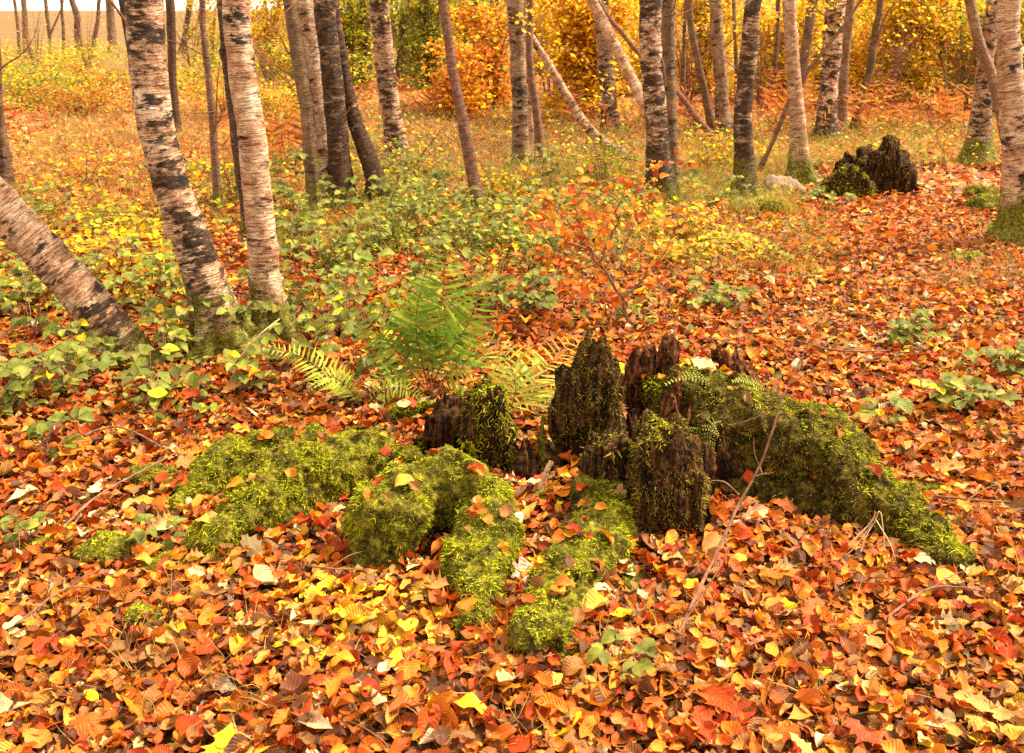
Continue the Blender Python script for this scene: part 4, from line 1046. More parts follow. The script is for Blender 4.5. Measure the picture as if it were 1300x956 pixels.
fern('fern', 'pale yellow fern arching right towards the tall shard', b2, [
    ([b2, P(668, 500, y2 + .1), P(695, 465, y2 + .25), P(735, 425, y2 + .42)], .20, 17, (0.0, -0.75, 0.65)),
    ([b2, P(655, 490, y2 + .05), P(640, 450, y2 + .15), P(610, 420, y2 + .2)], .17, 15, (0.0, -0.8, 0.6)),
    ([b2, P(680, 520, y2 + .08), P(710, 505, y2 + .16), P(728, 480, y2 + .25)], .11, 13, (0.0, -0.7, 0.7)),
], FYEL, group=FG, seed=2, lod=1, wr=.11)
b3 = G(462, 520); y3 = b3.y
fern('fern', 'yellow green fern lying low towards the pale slender birch', b3, [
    ([b3, P(420, 478, y3 + .1), P(375, 450, y3 + .15), P(322, 438, y3 + .12)], .10, 24, (0, -0.6, 0.8)),
    ([b3, P(440, 490, y3), P(415, 478, y3 - .05), P(385, 500, y3 - .12)], .08, 18, (0, -0.6, 0.8)),
    ([b3, P(480, 500, y3), P(505, 492, y3 - .05), P(540, 505, y3 - .12)], .08, 18, (0, -0.6, 0.8)),
], [(0.44, 0.47, 0.05), (0.36, 0.42, 0.04)], group=FG, seed=3, lod=1, wr=.19)
b4 = G(352, 580); y4 = b4.y
fern('fern', 'dark green fern frond lying flat left of the stump', b4, [
    ([b4, P(320, 568, y4), P(280, 565, y4 + .03), P(236, 548, y4 + .1)], .06, 26, (0, -0.5, 0.85)),
], FDARK, group=FG, seed=4)
b5 = P(915, 535, 2.84); y5 = 2.84
fern('fern', 'small green fern hanging from the right root of the stump', b5, [
    ([b5, P(905, 540, 2.80), P(900, 560, 2.78), P(904, 585, 2.77)], .035, 14, (-0.3, -0.9, 0.2)),
], [(0.25, 0.30, 0.03), (0.35, 0.38, 0.04)], group=FG, seed=5)
b6 = P(915, 492, 3.05)
fern('fern', 'lime green fern sprig lying over the back of the stump', b6, [
    ([b6, P(895, 482, 3.02), P(868, 478, 3.0), P(845, 488, 2.98)], .03, 16, (0, -0.5, 0.85)),
], [(0.42, 0.50, 0.05)], group=FG, seed=6)
b7 = P(975, 497, 2.92)
fern('fern', 'lime green fern sprig on top of the right root', b7, [
    ([b7, P(960, 488, 2.9), P(945, 482, 2.88), P(930, 484, 2.86)], .03, 14, (0, -0.5, 0.85)),
], [(0.42, 0.50, 0.05)], group=FG, seed=7)

for i, (lab, px, py, h, w, nl, ns) in enumerate([
    ('bare twiggy shrub at the pasture edge between far left trees', 48, 96, 1.5, 1.3, 60, 14), ('bare twiggy shrub left of the thick birch at the pasture', 112, 92, 1.6, 1.5, 60, 14),
    ('bare twiggy shrub between the thick birch and the pale birch', 245, 92, 1.7, 1.6, 90, 15), ('bare twiggy shrub right of the pale birch at the back', 342, 105, 1.5, 1.3, 90, 14),
    ('fan of bare dark twigs left of the grey green trunk', 628, 132, 1.6, 1.1, 70, 18), ('bare twiggy shrub in front of the golden bush', 700, 140, 1.4, 1.2, 80, 14),
    ('bare twiggy shrub behind the slim curved brown stem', 872, 128, 1.6, 1.5, 120, 16), ('bare twiggy shrub left of the moss socked birch at the back', 968, 138, 1.5, 1.3, 120, 16),
    ('bare twiggy shrub right of the crooked dark stem', 1125, 142, 1.5, 1.4, 120, 16), ('bare twiggy shrub between the lone trunk and the grey birch', 1215, 142, 1.5, 1.3, 120, 16)]):
    bush('bare_shrub', lab, 'shrub', px, py, h, w, nl, [YEL, AMBER, ORANGE, RUST], group='bare twiggy shrubs', seed=60 + i, leaf=.06, stems=ns)

BRK = [(0.50, 0.17, 0.03), (0.42, 0.11, 0.02), (0.58, 0.26, 0.05), (0.32, 0.08, 0.02)]
def bracken(label, px, py, h, w, nf, seed, pal=BRK):
    rng = np.random.default_rng(8000 + seed)
    g = G(px, py)
    fr = []
    for k in range(nf):
        a = rng.uniform(0, 6.28); r = w / 2 * rng.uniform(0.5, 1.0)
        t = np.array([math.cos(a) * r, math.sin(a) * r, h * rng.uniform(0.15, 1.1)])
        gg = np.array(g) + np.append(rng.normal(0, w * .3, 2), 0)
        fr.append(([gg + rng.normal(0, .05, 3) * [1, 1, 0], gg + t * [.35, .35, .9] + [0, 0, rng.uniform(0, .2)], gg + t], h * rng.uniform(.25, .5), 11, (t[0] * -0.3, t[1] * -0.3 - 0.3, 1)))
    fern('bracken', label, g, fr, pal, group='dead bracken clumps', seed=100 + seed, lod=1, mat=M_FAR)
for i, (lab, px, py, h, w, nf) in enumerate([
    ('rust bracken clump right of the moss socked birch', 1000, 168, .5, 1.1, 16), ('rust bracken clump behind the far stump', 1085, 172, .5, 1.3, 18),
    ('tall rust bracken right of the far stump', 1150, 165, .55, 1.3, 18), ('rust bracken left of the grey mossy footed birch', 1205, 168, .5, 1.1, 14),
    ('orange bracken at the foot of the brown green trunk', 378, 205, .6, 1.0, 14), ('red bracken clump at far left below the low bush', 90, 118, .5, 1.6, 14),
    ('rust bracken between grey pole tree and dark mossy birch', 975, 150, .5, 1.2, 14), ('orange bracken left of the banded birch', 470, 150, .5, 1.0, 10),
    ('pale bracken right of the banded birch', 545, 150, .5, 1.0, 12), ('orange bracken below the golden bush', 760, 172, .45, 1.0, 12),
    ('red bracken by the left thick birch', 158, 130, .5, 1.0, 10), ('orange bracken behind the plain brown trunk', 880, 165, .5, 1.1, 12)]):
    bracken(lab, px, py, h, w, nf, i)

# brambles: arching stems with leaves in threes
def bramble(label, px, py, tips, pal, wts=None, seed=0, leaf=0.055, group='brambles in the undergrowth', Y=None, per=9, name='bramble'):
    rng = np.random.default_rng(9000 + seed)
    g = G(px, py)
    root = thing(name, g, label, 'bramble' if name == 'bramble' else 'plant', group)
    S = Acc(); pos, nr, tn, LL = [], [], [], []
    for dx, dy, h in tips:
        e = np.array([dx, dy, h * 0.55]); m = np.array([dx * .45, dy * .45, h])
        pl = smooth_path(np.array([[0, 0, -0.02], m, e]), 14) + np.array(g)
        pl[1:] += rng.normal(0, 0.006, (13, 3))
        V, F, _, _ = tube(pl, np.linspace(0.0026, 0.001, 14), 5); S.add(V, F)
        for k in range(per):
            f = 0.15 + 0.85 * (k + rng.random() * .6) / per
            p = pl[min(13, int(f * 13))]
            a = rng.uniform(0, 6.28)
            d = np.array([math.cos(a), math.sin(a), rng.uniform(-.1, .35)])
            pe = p + d * leaf * rng.uniform(0.5, 1.0)
            V, F, _, _ = tube(np.array([p, (p + pe) / 2 + [0, 0, .004], pe]), np.array([.001, .0009, .0008]), 4); S.add(V, F)
            for s in (-1, 0, 1):
                aa = a + s * 1.15
                dd = np.array([math.cos(aa), math.sin(aa), rng.uniform(-.35, .1)])
                l = leaf * rng.uniform(0.75, 1.2) * (1.12 if s == 0 else 0.9)
                pos.append(pe + dd * l * 0.52); nr.append(np.array([0, -0.25, 1.0]) + rng.normal(0, .28, 3)); tn.append(dd); LL.append(l)
    S.build('stem', M_TWIG, root)
    LL = np.array(LL)
    col = pick(pal, len(LL), wts, 0.16, rng)
    V, F, C, uv = leaves(np.array(pos), np.array(nr), np.array(tn), LL, LL * 0.68, col, fold=0.35, curl=rng.normal(-0.6, 0.3, len(LL)), lod=2, wave=0.02, rng=rng)
    build('leaves', V, F, M_LEAF, root, col=C, luv=uv)
    return root

BP = [(0.22, 0.225, 0.04), (0.20, 0.205, 0.028), (0.30, 0.30, 0.045), (0.14, 0.145, 0.022), YEL]
BW = [4, 4, 3, 3, 0.6]
def tips(n, r, h, rng): return [(math.cos(a) * r * k, math.sin(a) * r * k, h * rng.uniform(.6, 1.2)) for a, k in zip(rng.uniform(0, 6.28, n), rng.uniform(.5, 1, n))]
tr_ = np.random.default_rng(77)
BR = [
    ('bramble with a yellow leaf before the thick birch foot', 205, 520, 4, .34, .22), ('bramble sprawling beneath the slanting trunk at the left edge', 70, 500, 5, .42, .22),
    ('bramble spray at the left edge below the slanting trunk', 15, 530, 4, .34, .2), ('bramble in front of the pale slender birch foot', 322, 500, 4, .3, .2),
    ('bramble below the slanting trunk midway', 118, 480, 4, .4, .2), ('low bramble with one big round leaf at the left', 50, 590, 2, .2, .12),
    ('small bramble sprig on the litter by the left edge', 45, 690, 2, .16, .10), ('bramble between the thick birch and the pale birch', 300, 440, 3, .3, .25),
    ('bramble thicket right of the pale slender birch', 400, 400, 5, .5, .3), ('tall bramble left of the upright fern', 480, 480, 4, .3, .3),
    ('bramble right of the pale birch under the cluster', 430, 345, 5, .5, .3), ('bramble at the foot of the diamond bark birch', 475, 320, 5, .5, .28),
    ('bramble patch below the red sapling', 600, 320, 5, .5, .22), ('bramble patch left of the red sapling foot', 550, 300, 5, .5, .25),
    ('bramble behind the upright fern', 530, 370, 4, .4, .25), ('bramble between the left edge and the yellow sprigs', 40, 430, 5, .5, .28),
    ('bramble by the yellow sprigs before the thick birch', 200, 400, 4, .4, .25), ('bramble left of the thick birch foot', 215, 450, 4, .34, .22),
    ('bramble at far left behind the slanting trunk', 20, 390, 4, .5, .26), ('bramble near the foot of the brown green trunk', 390, 300, 5, .5, .3),
    ('bramble below the grey green trunk', 680, 290, 4, .45, .2), ('green leafed bramble by the leaf carpet at right centre', 1135, 440, 3, .26, .12),
    ('bramble sprig at the right edge', 1285, 480, 3, .2, .14), ('bramble sprig on the leaves above the right root', 1105, 545, 2, .16, .12),
    ('bramble sprig among leaves right of the stump', 1205, 520, 3, .2, .12), ('bramble before the far stump', 1062, 268, 2, .3, .12),
    ('bramble between the dark mossy birch and far stump', 1028, 258, 2, .3, .12), ('bramble at right centre among the red leaves', 920, 395, 3, .25, .12),
    ('bramble sprig below the orange beech sapling', 690, 395, 3, .3, .14), ('bramble right of the upright fern', 640, 400, 4, .35, .2),
    ('small green sprig beside the mossy mound at left', 205, 695, 2, .09, .07), ('tiny green sprig by the front root', 800, 850, 2, .08, .05),
    ('bramble right behind the pale slender birch', 370, 330, 5, .5, .36), ('tall bramble between the pale birch and the upright fern', 440, 425, 4, .4, .36),
    ('bramble arching left of the straight brown green trunk', 330, 275, 4, .6, .4), ('bramble arching between dark birch and red sapling', 545, 262, 5, .6, .4),
    ('bramble behind the slanting trunk near the yellow sprigs', 95, 385, 5, .5, .34), ('bramble by the diamond bark birch foot on the right', 525, 300, 5, .6, .38),
    ('bramble between the orange sapling and the upright fern', 680, 345, 4, .45, .28), ('bramble below the red sapling foot on the right', 650, 300, 5, .5, .32),
    ('bramble at the foot of the pale birch on the right side', 395, 455, 4, .34, .24), ('bramble in front of the two reddish stems', 700, 250, 4, .6, .34),
    ('bramble between plain brown trunk and dark mossy birch', 900, 270, 4, .5, .26), ('bramble on the far left clearing edge', 30, 310, 4, .6, .34),
    ('bramble in the middle distance before the black and white birch', 790, 285, 4, .4, .2), ('bramble in the middle distance left of centre', 500, 265, 4, .5, .25),
]
for i, (lab, px, py, n, r, h) in enumerate(BR):
    bramble(lab, px, py, tips(n, r, h, tr_), BP, BW, i, leaf=0.056 if py < 420 else 0.060 if (px < 420 and py < 600) else 0.055 if py < 650 else 0.042, per=(5 if px < 420 and py > 420 else 8) if n > 2 else 4)

# orange beech sapling with twigs
def beech(label, px, py, twigs, nleaf, pal, seed, leaf=0.05):
    rng = np.random.default_rng(9500 + seed)
    g = G(px, py); Y0 = g.y
    root = thing('beech_sapling', g, label, 'sapling', None)
    pos = []
    S = Acc()
    for tw in twigs:
        pl = [np.array(P(a, b, Y0 + dy)) for a, b, dy in tw[:-1]]
        pl = smooth_path(np.array(pl), 16)
        pl[1:] += rng.normal(0, 0.006, (15, 3))
        V, F, _, _ = tube(pl, np.linspace(tw[-1], 0.0016, 16), 6); S.add(V, F)
        for k in range(5):
            p0 = pl[rng.integers(4, 16)]
            d = norm(rng.normal(0, 1, 3) * [1, 1, .5]) * rng.uniform(.08, .22)
            e = p0 + d
            V, F, _, _ = tube(smooth_path(np.array([p0, p0 + d * .5 + [0, 0, .015], e]), 5), np.linspace(.0018, .0008, 5), 4); S.add(V, F)
            for f in np.linspace(.3, 1, 5): pos.append(p0 + d * f)
        for p in pl[5:]: pos.append(p)
    S.build('stem', M_TWIG, root)
    an = np.array(pos)
    k = rng.integers(0, len(an), nleaf)
    p = an[k] + rng.normal(0, .028, (nleaf, 3))
    L = leaf * rng.uniform(.6, 1.2, nleaf)
    V, F, C, uv = leaves(p, np.array([0, -.2, 1.]) + rng.normal(0, .6, (nleaf, 3)), rdir(nleaf, rng), L, L * .62, pick(pal, nleaf, None, .16, rng), lod=2, rng=rng)
    build('leaves', V, F, M_LEAF, root, col=C, luv=uv)
beech('orange beech sapling with forked twigs behind the tall shard', 800, 416, [
    [(800, 416, 0), (785, 370, .02), (745, 315, .05), (720, 285, .08), (690, 245, .1), .011],
    [(760, 335, .04), (785, 268, .0), (762, 232, -.05), (758, 215, -.05), .007],
    [(795, 400, 0), (760, 372, -.06), (745, 358, -.1), .006],
    [(780, 360, .02), (800, 300, .1), (828, 240, .2), (835, 215, .2), .006],
    [(790, 380, 0), (830, 340, .05), (860, 290, .1), (880, 262, .1), .006], [(770, 345, .02), (740, 300, .1), (730, 262, .15), (740, 230, .2), .005], [(745, 315, .05), (700, 330, 0), (672, 322, 0), .004],
    [(750, 320, .04), (710, 300, -.05), (668, 275, -.1), .005]], 420, [(0.68, .20, .012), (0.60, .13, .01), (0.66, .28, .02), RED, ORANGE], 1)
beech('small leafless orange tipped sapling right of the far stump', 1203, 222, [
    [(1203, 222, 0), (1198, 195, 0), (1190, 175, 0), (1180, 150, .1), .006], [(1198, 195, 0), (1215, 175, 0), (1222, 160, 0), .003]], 50, [RUST, ORANGE, RED], 2, 0.05)

# ------------------------------------------------------------------ SECOND STUMP, STONES
g2 = G(1100, 246); y2s = g2.y
far_stump = thing('tree_stump', g2, 'smaller jagged dark stump in the wood at right, leaves around it', 'tree stump')
k = 1.0
for i, (lab, ol, Y, th, mt, ms) in enumerate([
    ('jagged dark splintered wall', [(1092, 252), (1090, 214), (1098, 202), (1106, 207), (1112, 194), (1120, 201), (1123, 172), (1129, 172), (1132, 199), (1139, 193), (1146, 205), (1154, 214), (1158, 252)], y2s, .22, M_ROT, (5000, .02, MOSS_GREEN, MOSS_BROWN, -.1)),
    ('mossy low front wall', [(1042, 258), (1048, 236), (1064, 222), (1080, 214), (1094, 220), (1104, 238), (1104, 258)], y2s - .18, .2, M_ROT, (9000, .024, MOSS_BRIGHT, MOSS_GREEN, -.5)),
    ('ragged back wall', [(1058, 242), (1064, 208), (1076, 196), (1086, 203), (1096, 190), (1108, 200), (1116, 242)], y2s + .2, .14, M_ROT, (4000, .02, MOSS_GREEN, MOSS_BROWN, 0.0)),
]):
    V, F = slab(ol, Y, th)
    stump_piece(far_stump, 'wood_shard', V, F, mt, .02, .03, 6, ms, True, 90 + i, lab, 2, .02)
for i, ch in enumerate([[(1060, 235, y2s, .10), (1042, 250, y2s - .1, .06)], [(1145, 235, y2s, .09), (1165, 242, y2s, .05)]]):
    V, F = ball_chain(chainpx(ch))
    stump_piece(far_stump, 'root', V, F, M_ROT, .02, .03, 8, (4000, .025, MOSS_GREEN, MOSS_BROWN, 0.0), False, 95 + i)

def lump(name, label, cat, px, py, r, mat, moss, seed, flat=0.7, group=None):
    g = G(px, py)
    root = thing(name, g, label, cat, group)
    V, F = ball_chain([(g + Vector((0, 0, r * 0.3)), r), (g + Vector((r * .7, r * .2, r * 0.2)), r * .75)], 3)
    V = (V - np.array(g)) * [1, 1, flat] + np.array(g)
    stump_piece(root, 'mound' if moss else 'stone', V, F, mat, max(.008, r * .12), r * .16, 1.6 / r, moss, False, 200 + seed)
lump('stone', 'pinkish grey bare boulder left of the far stump', 'stone', 990, 246, .15, M_STONE, None, 1, .75)
MM = (14000, .018, MOSS_BRIGHT, MOSS_GREEN, -0.9)
lump('mossy_stone', 'larger round mossy stone left of the right edge birch foot', 'stone', 1250, 268, .14, M_HUMUS, MM, 2, group='mossy stones')
lump('mossy_stone', 'smaller mossy stone just behind the larger mossy stone', 'stone', 1240, 250, .11, M_HUMUS, MM, 3, group='mossy stones')
lump('mossy_stone', 'mossy stone left of the pinkish boulder foot', 'stone', 980, 270, .10, M_HUMUS, MM, 4, group='mossy stones')
lump('moss_clump', 'mossy clump with leaves on it at the left of the stump', 'moss', 188, 612, .07, M_HUMUS, B_, 5, .6, 'moss clumps on the litter')
lump('moss_clump', 'low brown green moss clump at lower left', 'moss', 135, 705, .08, M_HUMUS, GR, 6, .5, 'moss clumps on the litter')
lump('moss_clump', 'small bright moss tuft near the bottom left', 'moss', 180, 790, .045, M_HUMUS, B_, 7, .7, 'moss clumps on the litter')
lump('moss_clump', 'flat moss clump beside the low end of the left roots', 'moss', 205, 720, .06, M_HUMUS, B_, 8, .4, 'moss clumps on the litter')
lump('moss_clump', 'flat green moss strip right of the right root', 'moss', 1180, 625, .06, M_HUMUS, B_, 9, .35, 'moss clumps on the litter')
lump('moss_clump', 'mossy hump below the right edge birch', 'moss', 1222, 330, .09, M_HUMUS, MM, 10, .45, 'moss clumps on the litter')

# ------------------------------------------------------------------ LEAF LITTER
def litter():
    rng = np.random.default_rng(21)
    A = Acc()
    SB = []
    SB += [np.array([*P(548, 712, 2.38), .04]), np.array([*P(560, 590, 2.9), .07]), np.array([*P(445, 650, 2.76), .05])]
    for ch in SOLID:
        a = np.array([[*p, q] for p, q in ch])
        SB += list(smooth_path(a, max(3, len(a) * 3)) if len(a) > 1 else a)
    def batch(n, y0, y1, lod, kind, Lm, hmax, tilt, pal, wts, pw=1.0, wave=0.05):
        y = y0 + (y1 - y0) * rng.random(n) ** pw
        xw = 0.60 * y + 0.9
        x = rng.uniform(-1, 1, n) * xw
        z = hz(x, y)
        e = 0.02
        gx = (hz(x + e, y) - z) / e; gy = (hz(x, y + e) - z) / e
        pos = np.stack([x, y, z + 0.004 + hmax * rng.random(n) ** 1.5], 1)
        ppx, ppy = pix(pos)
        nr = np.stack([-gx, -gy, np.ones(n)], 1) + rng.normal(0, 1, (n, 3)) * tilt * rng.gamma(1.5, 0.6, (n, 1))
        col = pick(pal, n, wts, 0.17, rng)
        # stretches of redder and yellower fall
        r1 = fbm(np.stack([x * 1.3, y * 1.3, x * 0], 1), 2, 31)
        redder = (rng.random(n) < np.clip(0.25 + r1 * 0.5 + 0.25 * sstep(3, 6, y), 0, .8))
        col[redder] = pick([RED, RUST, ORANGE, UMB, DUN], redder.sum(), [2, 4, 3, 1.5, 2], .16, rng)
        ye = (((ppx - 450) / 120) ** 2 + ((ppy - 790) / 60) ** 2 < 1) & (rng.random(n) < .36)
        col[ye] = pick([YEL, AMBER, (0.7, .36, .02)], ye.sum(), None, .12, rng)
        L = Lm * np.clip(np.exp(rng.normal(-.04, .3, n)), .45, 1.75)
        W = L * rng.uniform(.40, .66, n)
        keep = np.ones(n, bool)
        if y0 < 4:
            for b in SB:
                keep &= ((pos - b[:3]) ** 2).sum(1) > (b[3] + 0.004) ** 2
        pos, nr, col, L, W = pos[keep], nr[keep], col[keep], L[keep], W[keep]; n = len(pos)
        sp_ = 1.0 if kind == 'oval' else 0.4
        fo = rng.uniform(-.5, 1.0, n) * sp_; cu = rng.normal(0, 1.35, n) * sp_
        V, F, C, uv = leaves(pos, nr, rdir(n, rng), L, W, col, fo, cu, lod, kind, wave, rng)
        A.add(V, F, col=C, luv=uv)
    pal = [ORANGE, RUST, AMBER, TAN, PALE, YEL, DUN, UMB, RED]
    wt = [5.0, 5.6, 1.4, 1.5, 0.8, 0.4, 2.8, 2.8, 3.4]
    batch(14000, 1.35, 4.2, 2, 'oval', .05, .012, .35, [UMB, DUN, RUST, TAN], [3, 3, 2, 1])  # under-layer in darker colours, painting in the shade between the top leaves
    batch(24000, 1.35, 4.2, 3, 'oval', .049, .034, .34, pal, wt, wave=.08)
    batch(16000, 1.35, 5.5, 1, 'oval', .020, .034, .7, [RUST, DUN, UMB, TAN, ORANGE], [3, 3, 3, 2, 2])
    batch(1300, 1.35, 4.5, 3, 'oak', .075, .04, .35, pal, [3, 2, 2, 4, 3, .5, 2, 1, 1])
    batch(420, 1.35, 4.5, 3, 'maple', .075, .045, .3, [PALE, TAN, ORANGE, AMBER, RED], [3, 3, 3, 2, 1])
    batch(40000, 4.0, 8.0, 1, 'oval', .052, .035, .45, pal, wt)
    batch(30000, 8.0, 16.0, 0, 'oval', .075, .04, .5, pal, wt)
    batch(16000, 15.0, 26.0, 0, 'oval', .09, .05, .6, [TAN, AMBER, RUST, STRAW, DUN, YGRN], [3, 2, 2, 3, 2, 1])
    n = 170
    TP = np.concatenate(TOPS); k = rng.choice(len(TP), n)
    pos = TP[k, :3] + TP[k, 3:] * .012
    L = .048 * rng.uniform(.6, 1.3, n)
    V, F, C, uv = leaves(pos, TP[k, 3:] + rng.normal(0, .35, (n, 3)), rdir(n, rng), L, L * .62, pick(pal, n, wt, .15, rng), rng.uniform(-.3, .8, n), rng.normal(0, 1.4, n), 3, 'oval', .07, rng)
    A.add(V, F, col=C, luv=uv)
    tag(A.build('leaf_litter', M_LITTER), 'carpet of fallen orange, rust and tan beech leaves on the forest floor', 'fallen leaves', kind='stuff')
litter()

# ------------------------------------------------------------------ GRASS and UNDERGROWTH (masses)
def zone_points(n, box, rng, mask=None):
    """points on the ground inside a photo box, spread evenly over the picture"""
    x0, y0, x1, y1 = box
    pts = []
    px = rng.uniform(x0, x1, n); py = rng.uniform(y0, y1, n)
    cp, sp = math.cos(PITCH), math.sin(PITCH)
    dx = (px - 650) / 1264; dy = -(py - 433.5) / 1264
    D = np.stack([dx, cp + dy * sp, -sp + dy * cp], 1)
    z = np.zeros(n)
    for _ in range(4):
        t = (z - CAM_H) / D[:, 2]
        X = D * t[:, None]
        z = hz(X[:, 0], X[:, 1])
    X = D * t[:, None]
    X[:, 2] = z
    return X

def grass():
    rng = np.random.default_rng(41)
    A = Acc()
    ST = [STRAW, (0.32, 0.18, 0.05), (0.50, 0.34, 0.13), (0.22, 0.11, 0.03), (0.30, 0.22, 0.04)]
    LG = [(0.32, 0.28, 0.035), (0.22, 0.21, 0.025), STRAW, (0.42, .32, .06)]
    for box, n, L, pal in [
        ((440, 135, 830, 235), 9000, .26, ST), ((840, 150, 1270, 215), 7000, .20, LG), ((60, 135, 270, 190), 3200, .22, ST), ((0, 60, 360, 120), 3000, .45, ST + [(0.5, .4, .12)]),
        ((840, 205, 1010, 275), 3500, .22, LG), ((860, 275, 1060, 360), 1800, .13, LG), ((270, 130, 460, 215), 2500, .24, ST), ((1180, 300, 1300, 370), 700, .13, ST),
        ((0, 150, 260, 260), 1300, .2, ST), ((620, 215, 850, 250), 1500, .16, LG), ((330, 205, 850, 330), 4200, .26, [GRN, YGRN, OLIVE, STRAW, (0.36, .30, .05)]), ((0, 190, 330, 300), 2200, .22, ST + [YGRN]), ((560, 310, 900, 400), 700, .16, [YGRN, STRAW, OLIVE]), ((0, 740, 360, 950), 420, .10, ST), ((950, 640, 1300, 950), 260, .09, ST), ((330, 800, 950, 950), 160, .09, ST)]:
        # tufted: gather the roots towards tuft centres
        Pt = zone_points(n, box, rng)
        nt = max(10, n // 16)
        cen = Pt[:nt][rng.integers(0, nt, n)]
        far_ = Pt[:, 1:2] / 8
        g = cen * .75 + Pt * .25 if n > 600 else Pt
        g = np.where(np.linalg.norm(cen - Pt, axis=1, keepdims=True) < 1.2, cen + rng.normal(0, .05, (n, 3)) * [1, 1, 0] * np.maximum(far_, .6), Pt)
        g[:, 2] = hz(g[:, 0], g[:, 1])
        d = np.array([0, 0, 1.0]) + rng.normal(0, .45, (n, 3)) * [1, 1, .1]
        Ln = L * rng.uniform(.5, 1.4, n)
        V, F, C = blades(g, d, Ln, np.maximum(.0035, g[:, 1] * .0006), pick(pal, n, None, .18, rng), .55, rng, 3)
        A.add(V, F, col=C)
    tag(A.build('grass', M_GRASS), 'dry straw coloured and yellow green grass between the trees', 'grass', kind='stuff')
grass()

def undergrowth():
    rng = np.random.default_rng(43)
    A = Acc()
    def z(box, n, h, L, pal, wts=None):
        g = zone_points(n, box, rng)
        k = fbm(np.stack([g[:, 0] * 2.2, g[:, 1] * 2.2, g[:, 0] * 0], 1), 2, 51)
        g = g[k > -0.12]; n2 = len(g)
        kk = np.clip(k[k > -0.12] + .3, .15, 1.1)
        g[:, 2] += h * rng.random(n2) * kk
        l = L * rng.uniform(.6, 1.2, n2)
        V, F, C, uv = leaves(g, np.array([0, -.2, 1.0]) + rng.normal(0, .4, (n2, 3)), rdir(n2, rng), l, l * .66, pick(pal, n2, wts, .2, rng), lod=1, rng=rng)
        A.add(V, F, col=C, luv=uv)
    z((0, 285, 260, 430), 1900, .28, .05, BP + [YEL, YGRN, ORANGE], [3, 3, 4, 1.5, 1, 3, 3, 1])
    z((330, 270, 560, 420), 2900, .26, .05, BP + [YGRN, AMBER, ORANGE], [3, 3, 4, 1.5, 1, 3, 1, 1])
    z((450, 225, 700, 330), 2900, .22, .05, BP + [YGRN, YEL, ORANGE], [3, 3, 4, 1.5, .6, 4, 2, 2])
    z((830, 240, 1010, 340), 2600, .14, .045, [YEL, YGRN, AMBER, GGRN], [3, 3, 2, 1])
    z((0, 170, 260, 290), 1400, .25, .05, [YGRN, YEL, AMBER])
    z((430, 130, 830, 230), 3000, .35, .055, [YGRN, YEL, OLIVE, GRN])
    z((860, 160, 1260, 215), 1800, .22, .05, [YGRN, YEL, GRN, OLIVE])
    z((640, 230, 840, 300), 1600, .28, .05, [ORANGE, YGRN, YEL, RUST])
    z((0, 75, 420, 150), 3500, .7, .06, [YGRN, YEL, AMBER, RUST, OLIVE])
    z((560, 300, 830, 420), 900, .16, .045, BP + [YGRN, ORANGE], [3, 3, 3, 2, 1, 1, 2])
    z((260, 180, 470, 290), 1800, .3, .05, [YGRN, YEL, OLIVE, GRN, AMBER])
    z((0, 440, 420, 540), 150, .12, .05, BP, BW)
    z((820, 330, 1300, 560), 420, .08, .04, BP + [YGRN], [3, 3, 3, 3, 1, 1])
    tag(A.build('undergrowth', M_LEAF), 'low mass of green and yellow leaves covering the ground between the trees', 'undergrowth', kind='stuff')
undergrowth()

# rush tufts
def tuft(label, px, py, n, L, pal, seed, spread=.05):
    rng = np.random.default_rng(600 + seed)
    g = G(px, py)
    b = np.array(g) + rng.normal(0, spread, (n, 3)) * [1, 1, 0]
    V, F, C = blades(b, np.array([0, 0, 1.]) + rng.normal(0, .25, (n, 3)) * [1, 1, 0], L * rng.uniform(.5, 1.15, n), .005, pick(pal, n, None, .18, rng), .35, rng, 4)
    tag(build('grass_tuft', V, F, M_GRASS, None, g, col=C), label, 'grass tuft', 'grass tufts by the trunks')
tuft('tall green rush tuft by the diamond bark birch', 500, 312, 70, .42, [GRN, YGRN, OLIVE], 1)
tuft('green grass tuft left of the grey green trunk', 640, 240, 70, .3, [GRN, YGRN], 2)
tuft('straw grass tuft at the foot of the black and white birch', 862, 258, 60, .3, [STRAW, YGRN], 3)
tuft('grey green grass tussock on the left clearing', 52, 200, 110, .22, [(0.3, .27, .12), OLIVE, STRAW], 4, .12)
tuft('grass tuft growing round the dark mossy birch foot', 935, 268, 60, .25, [YGRN, STRAW], 5)

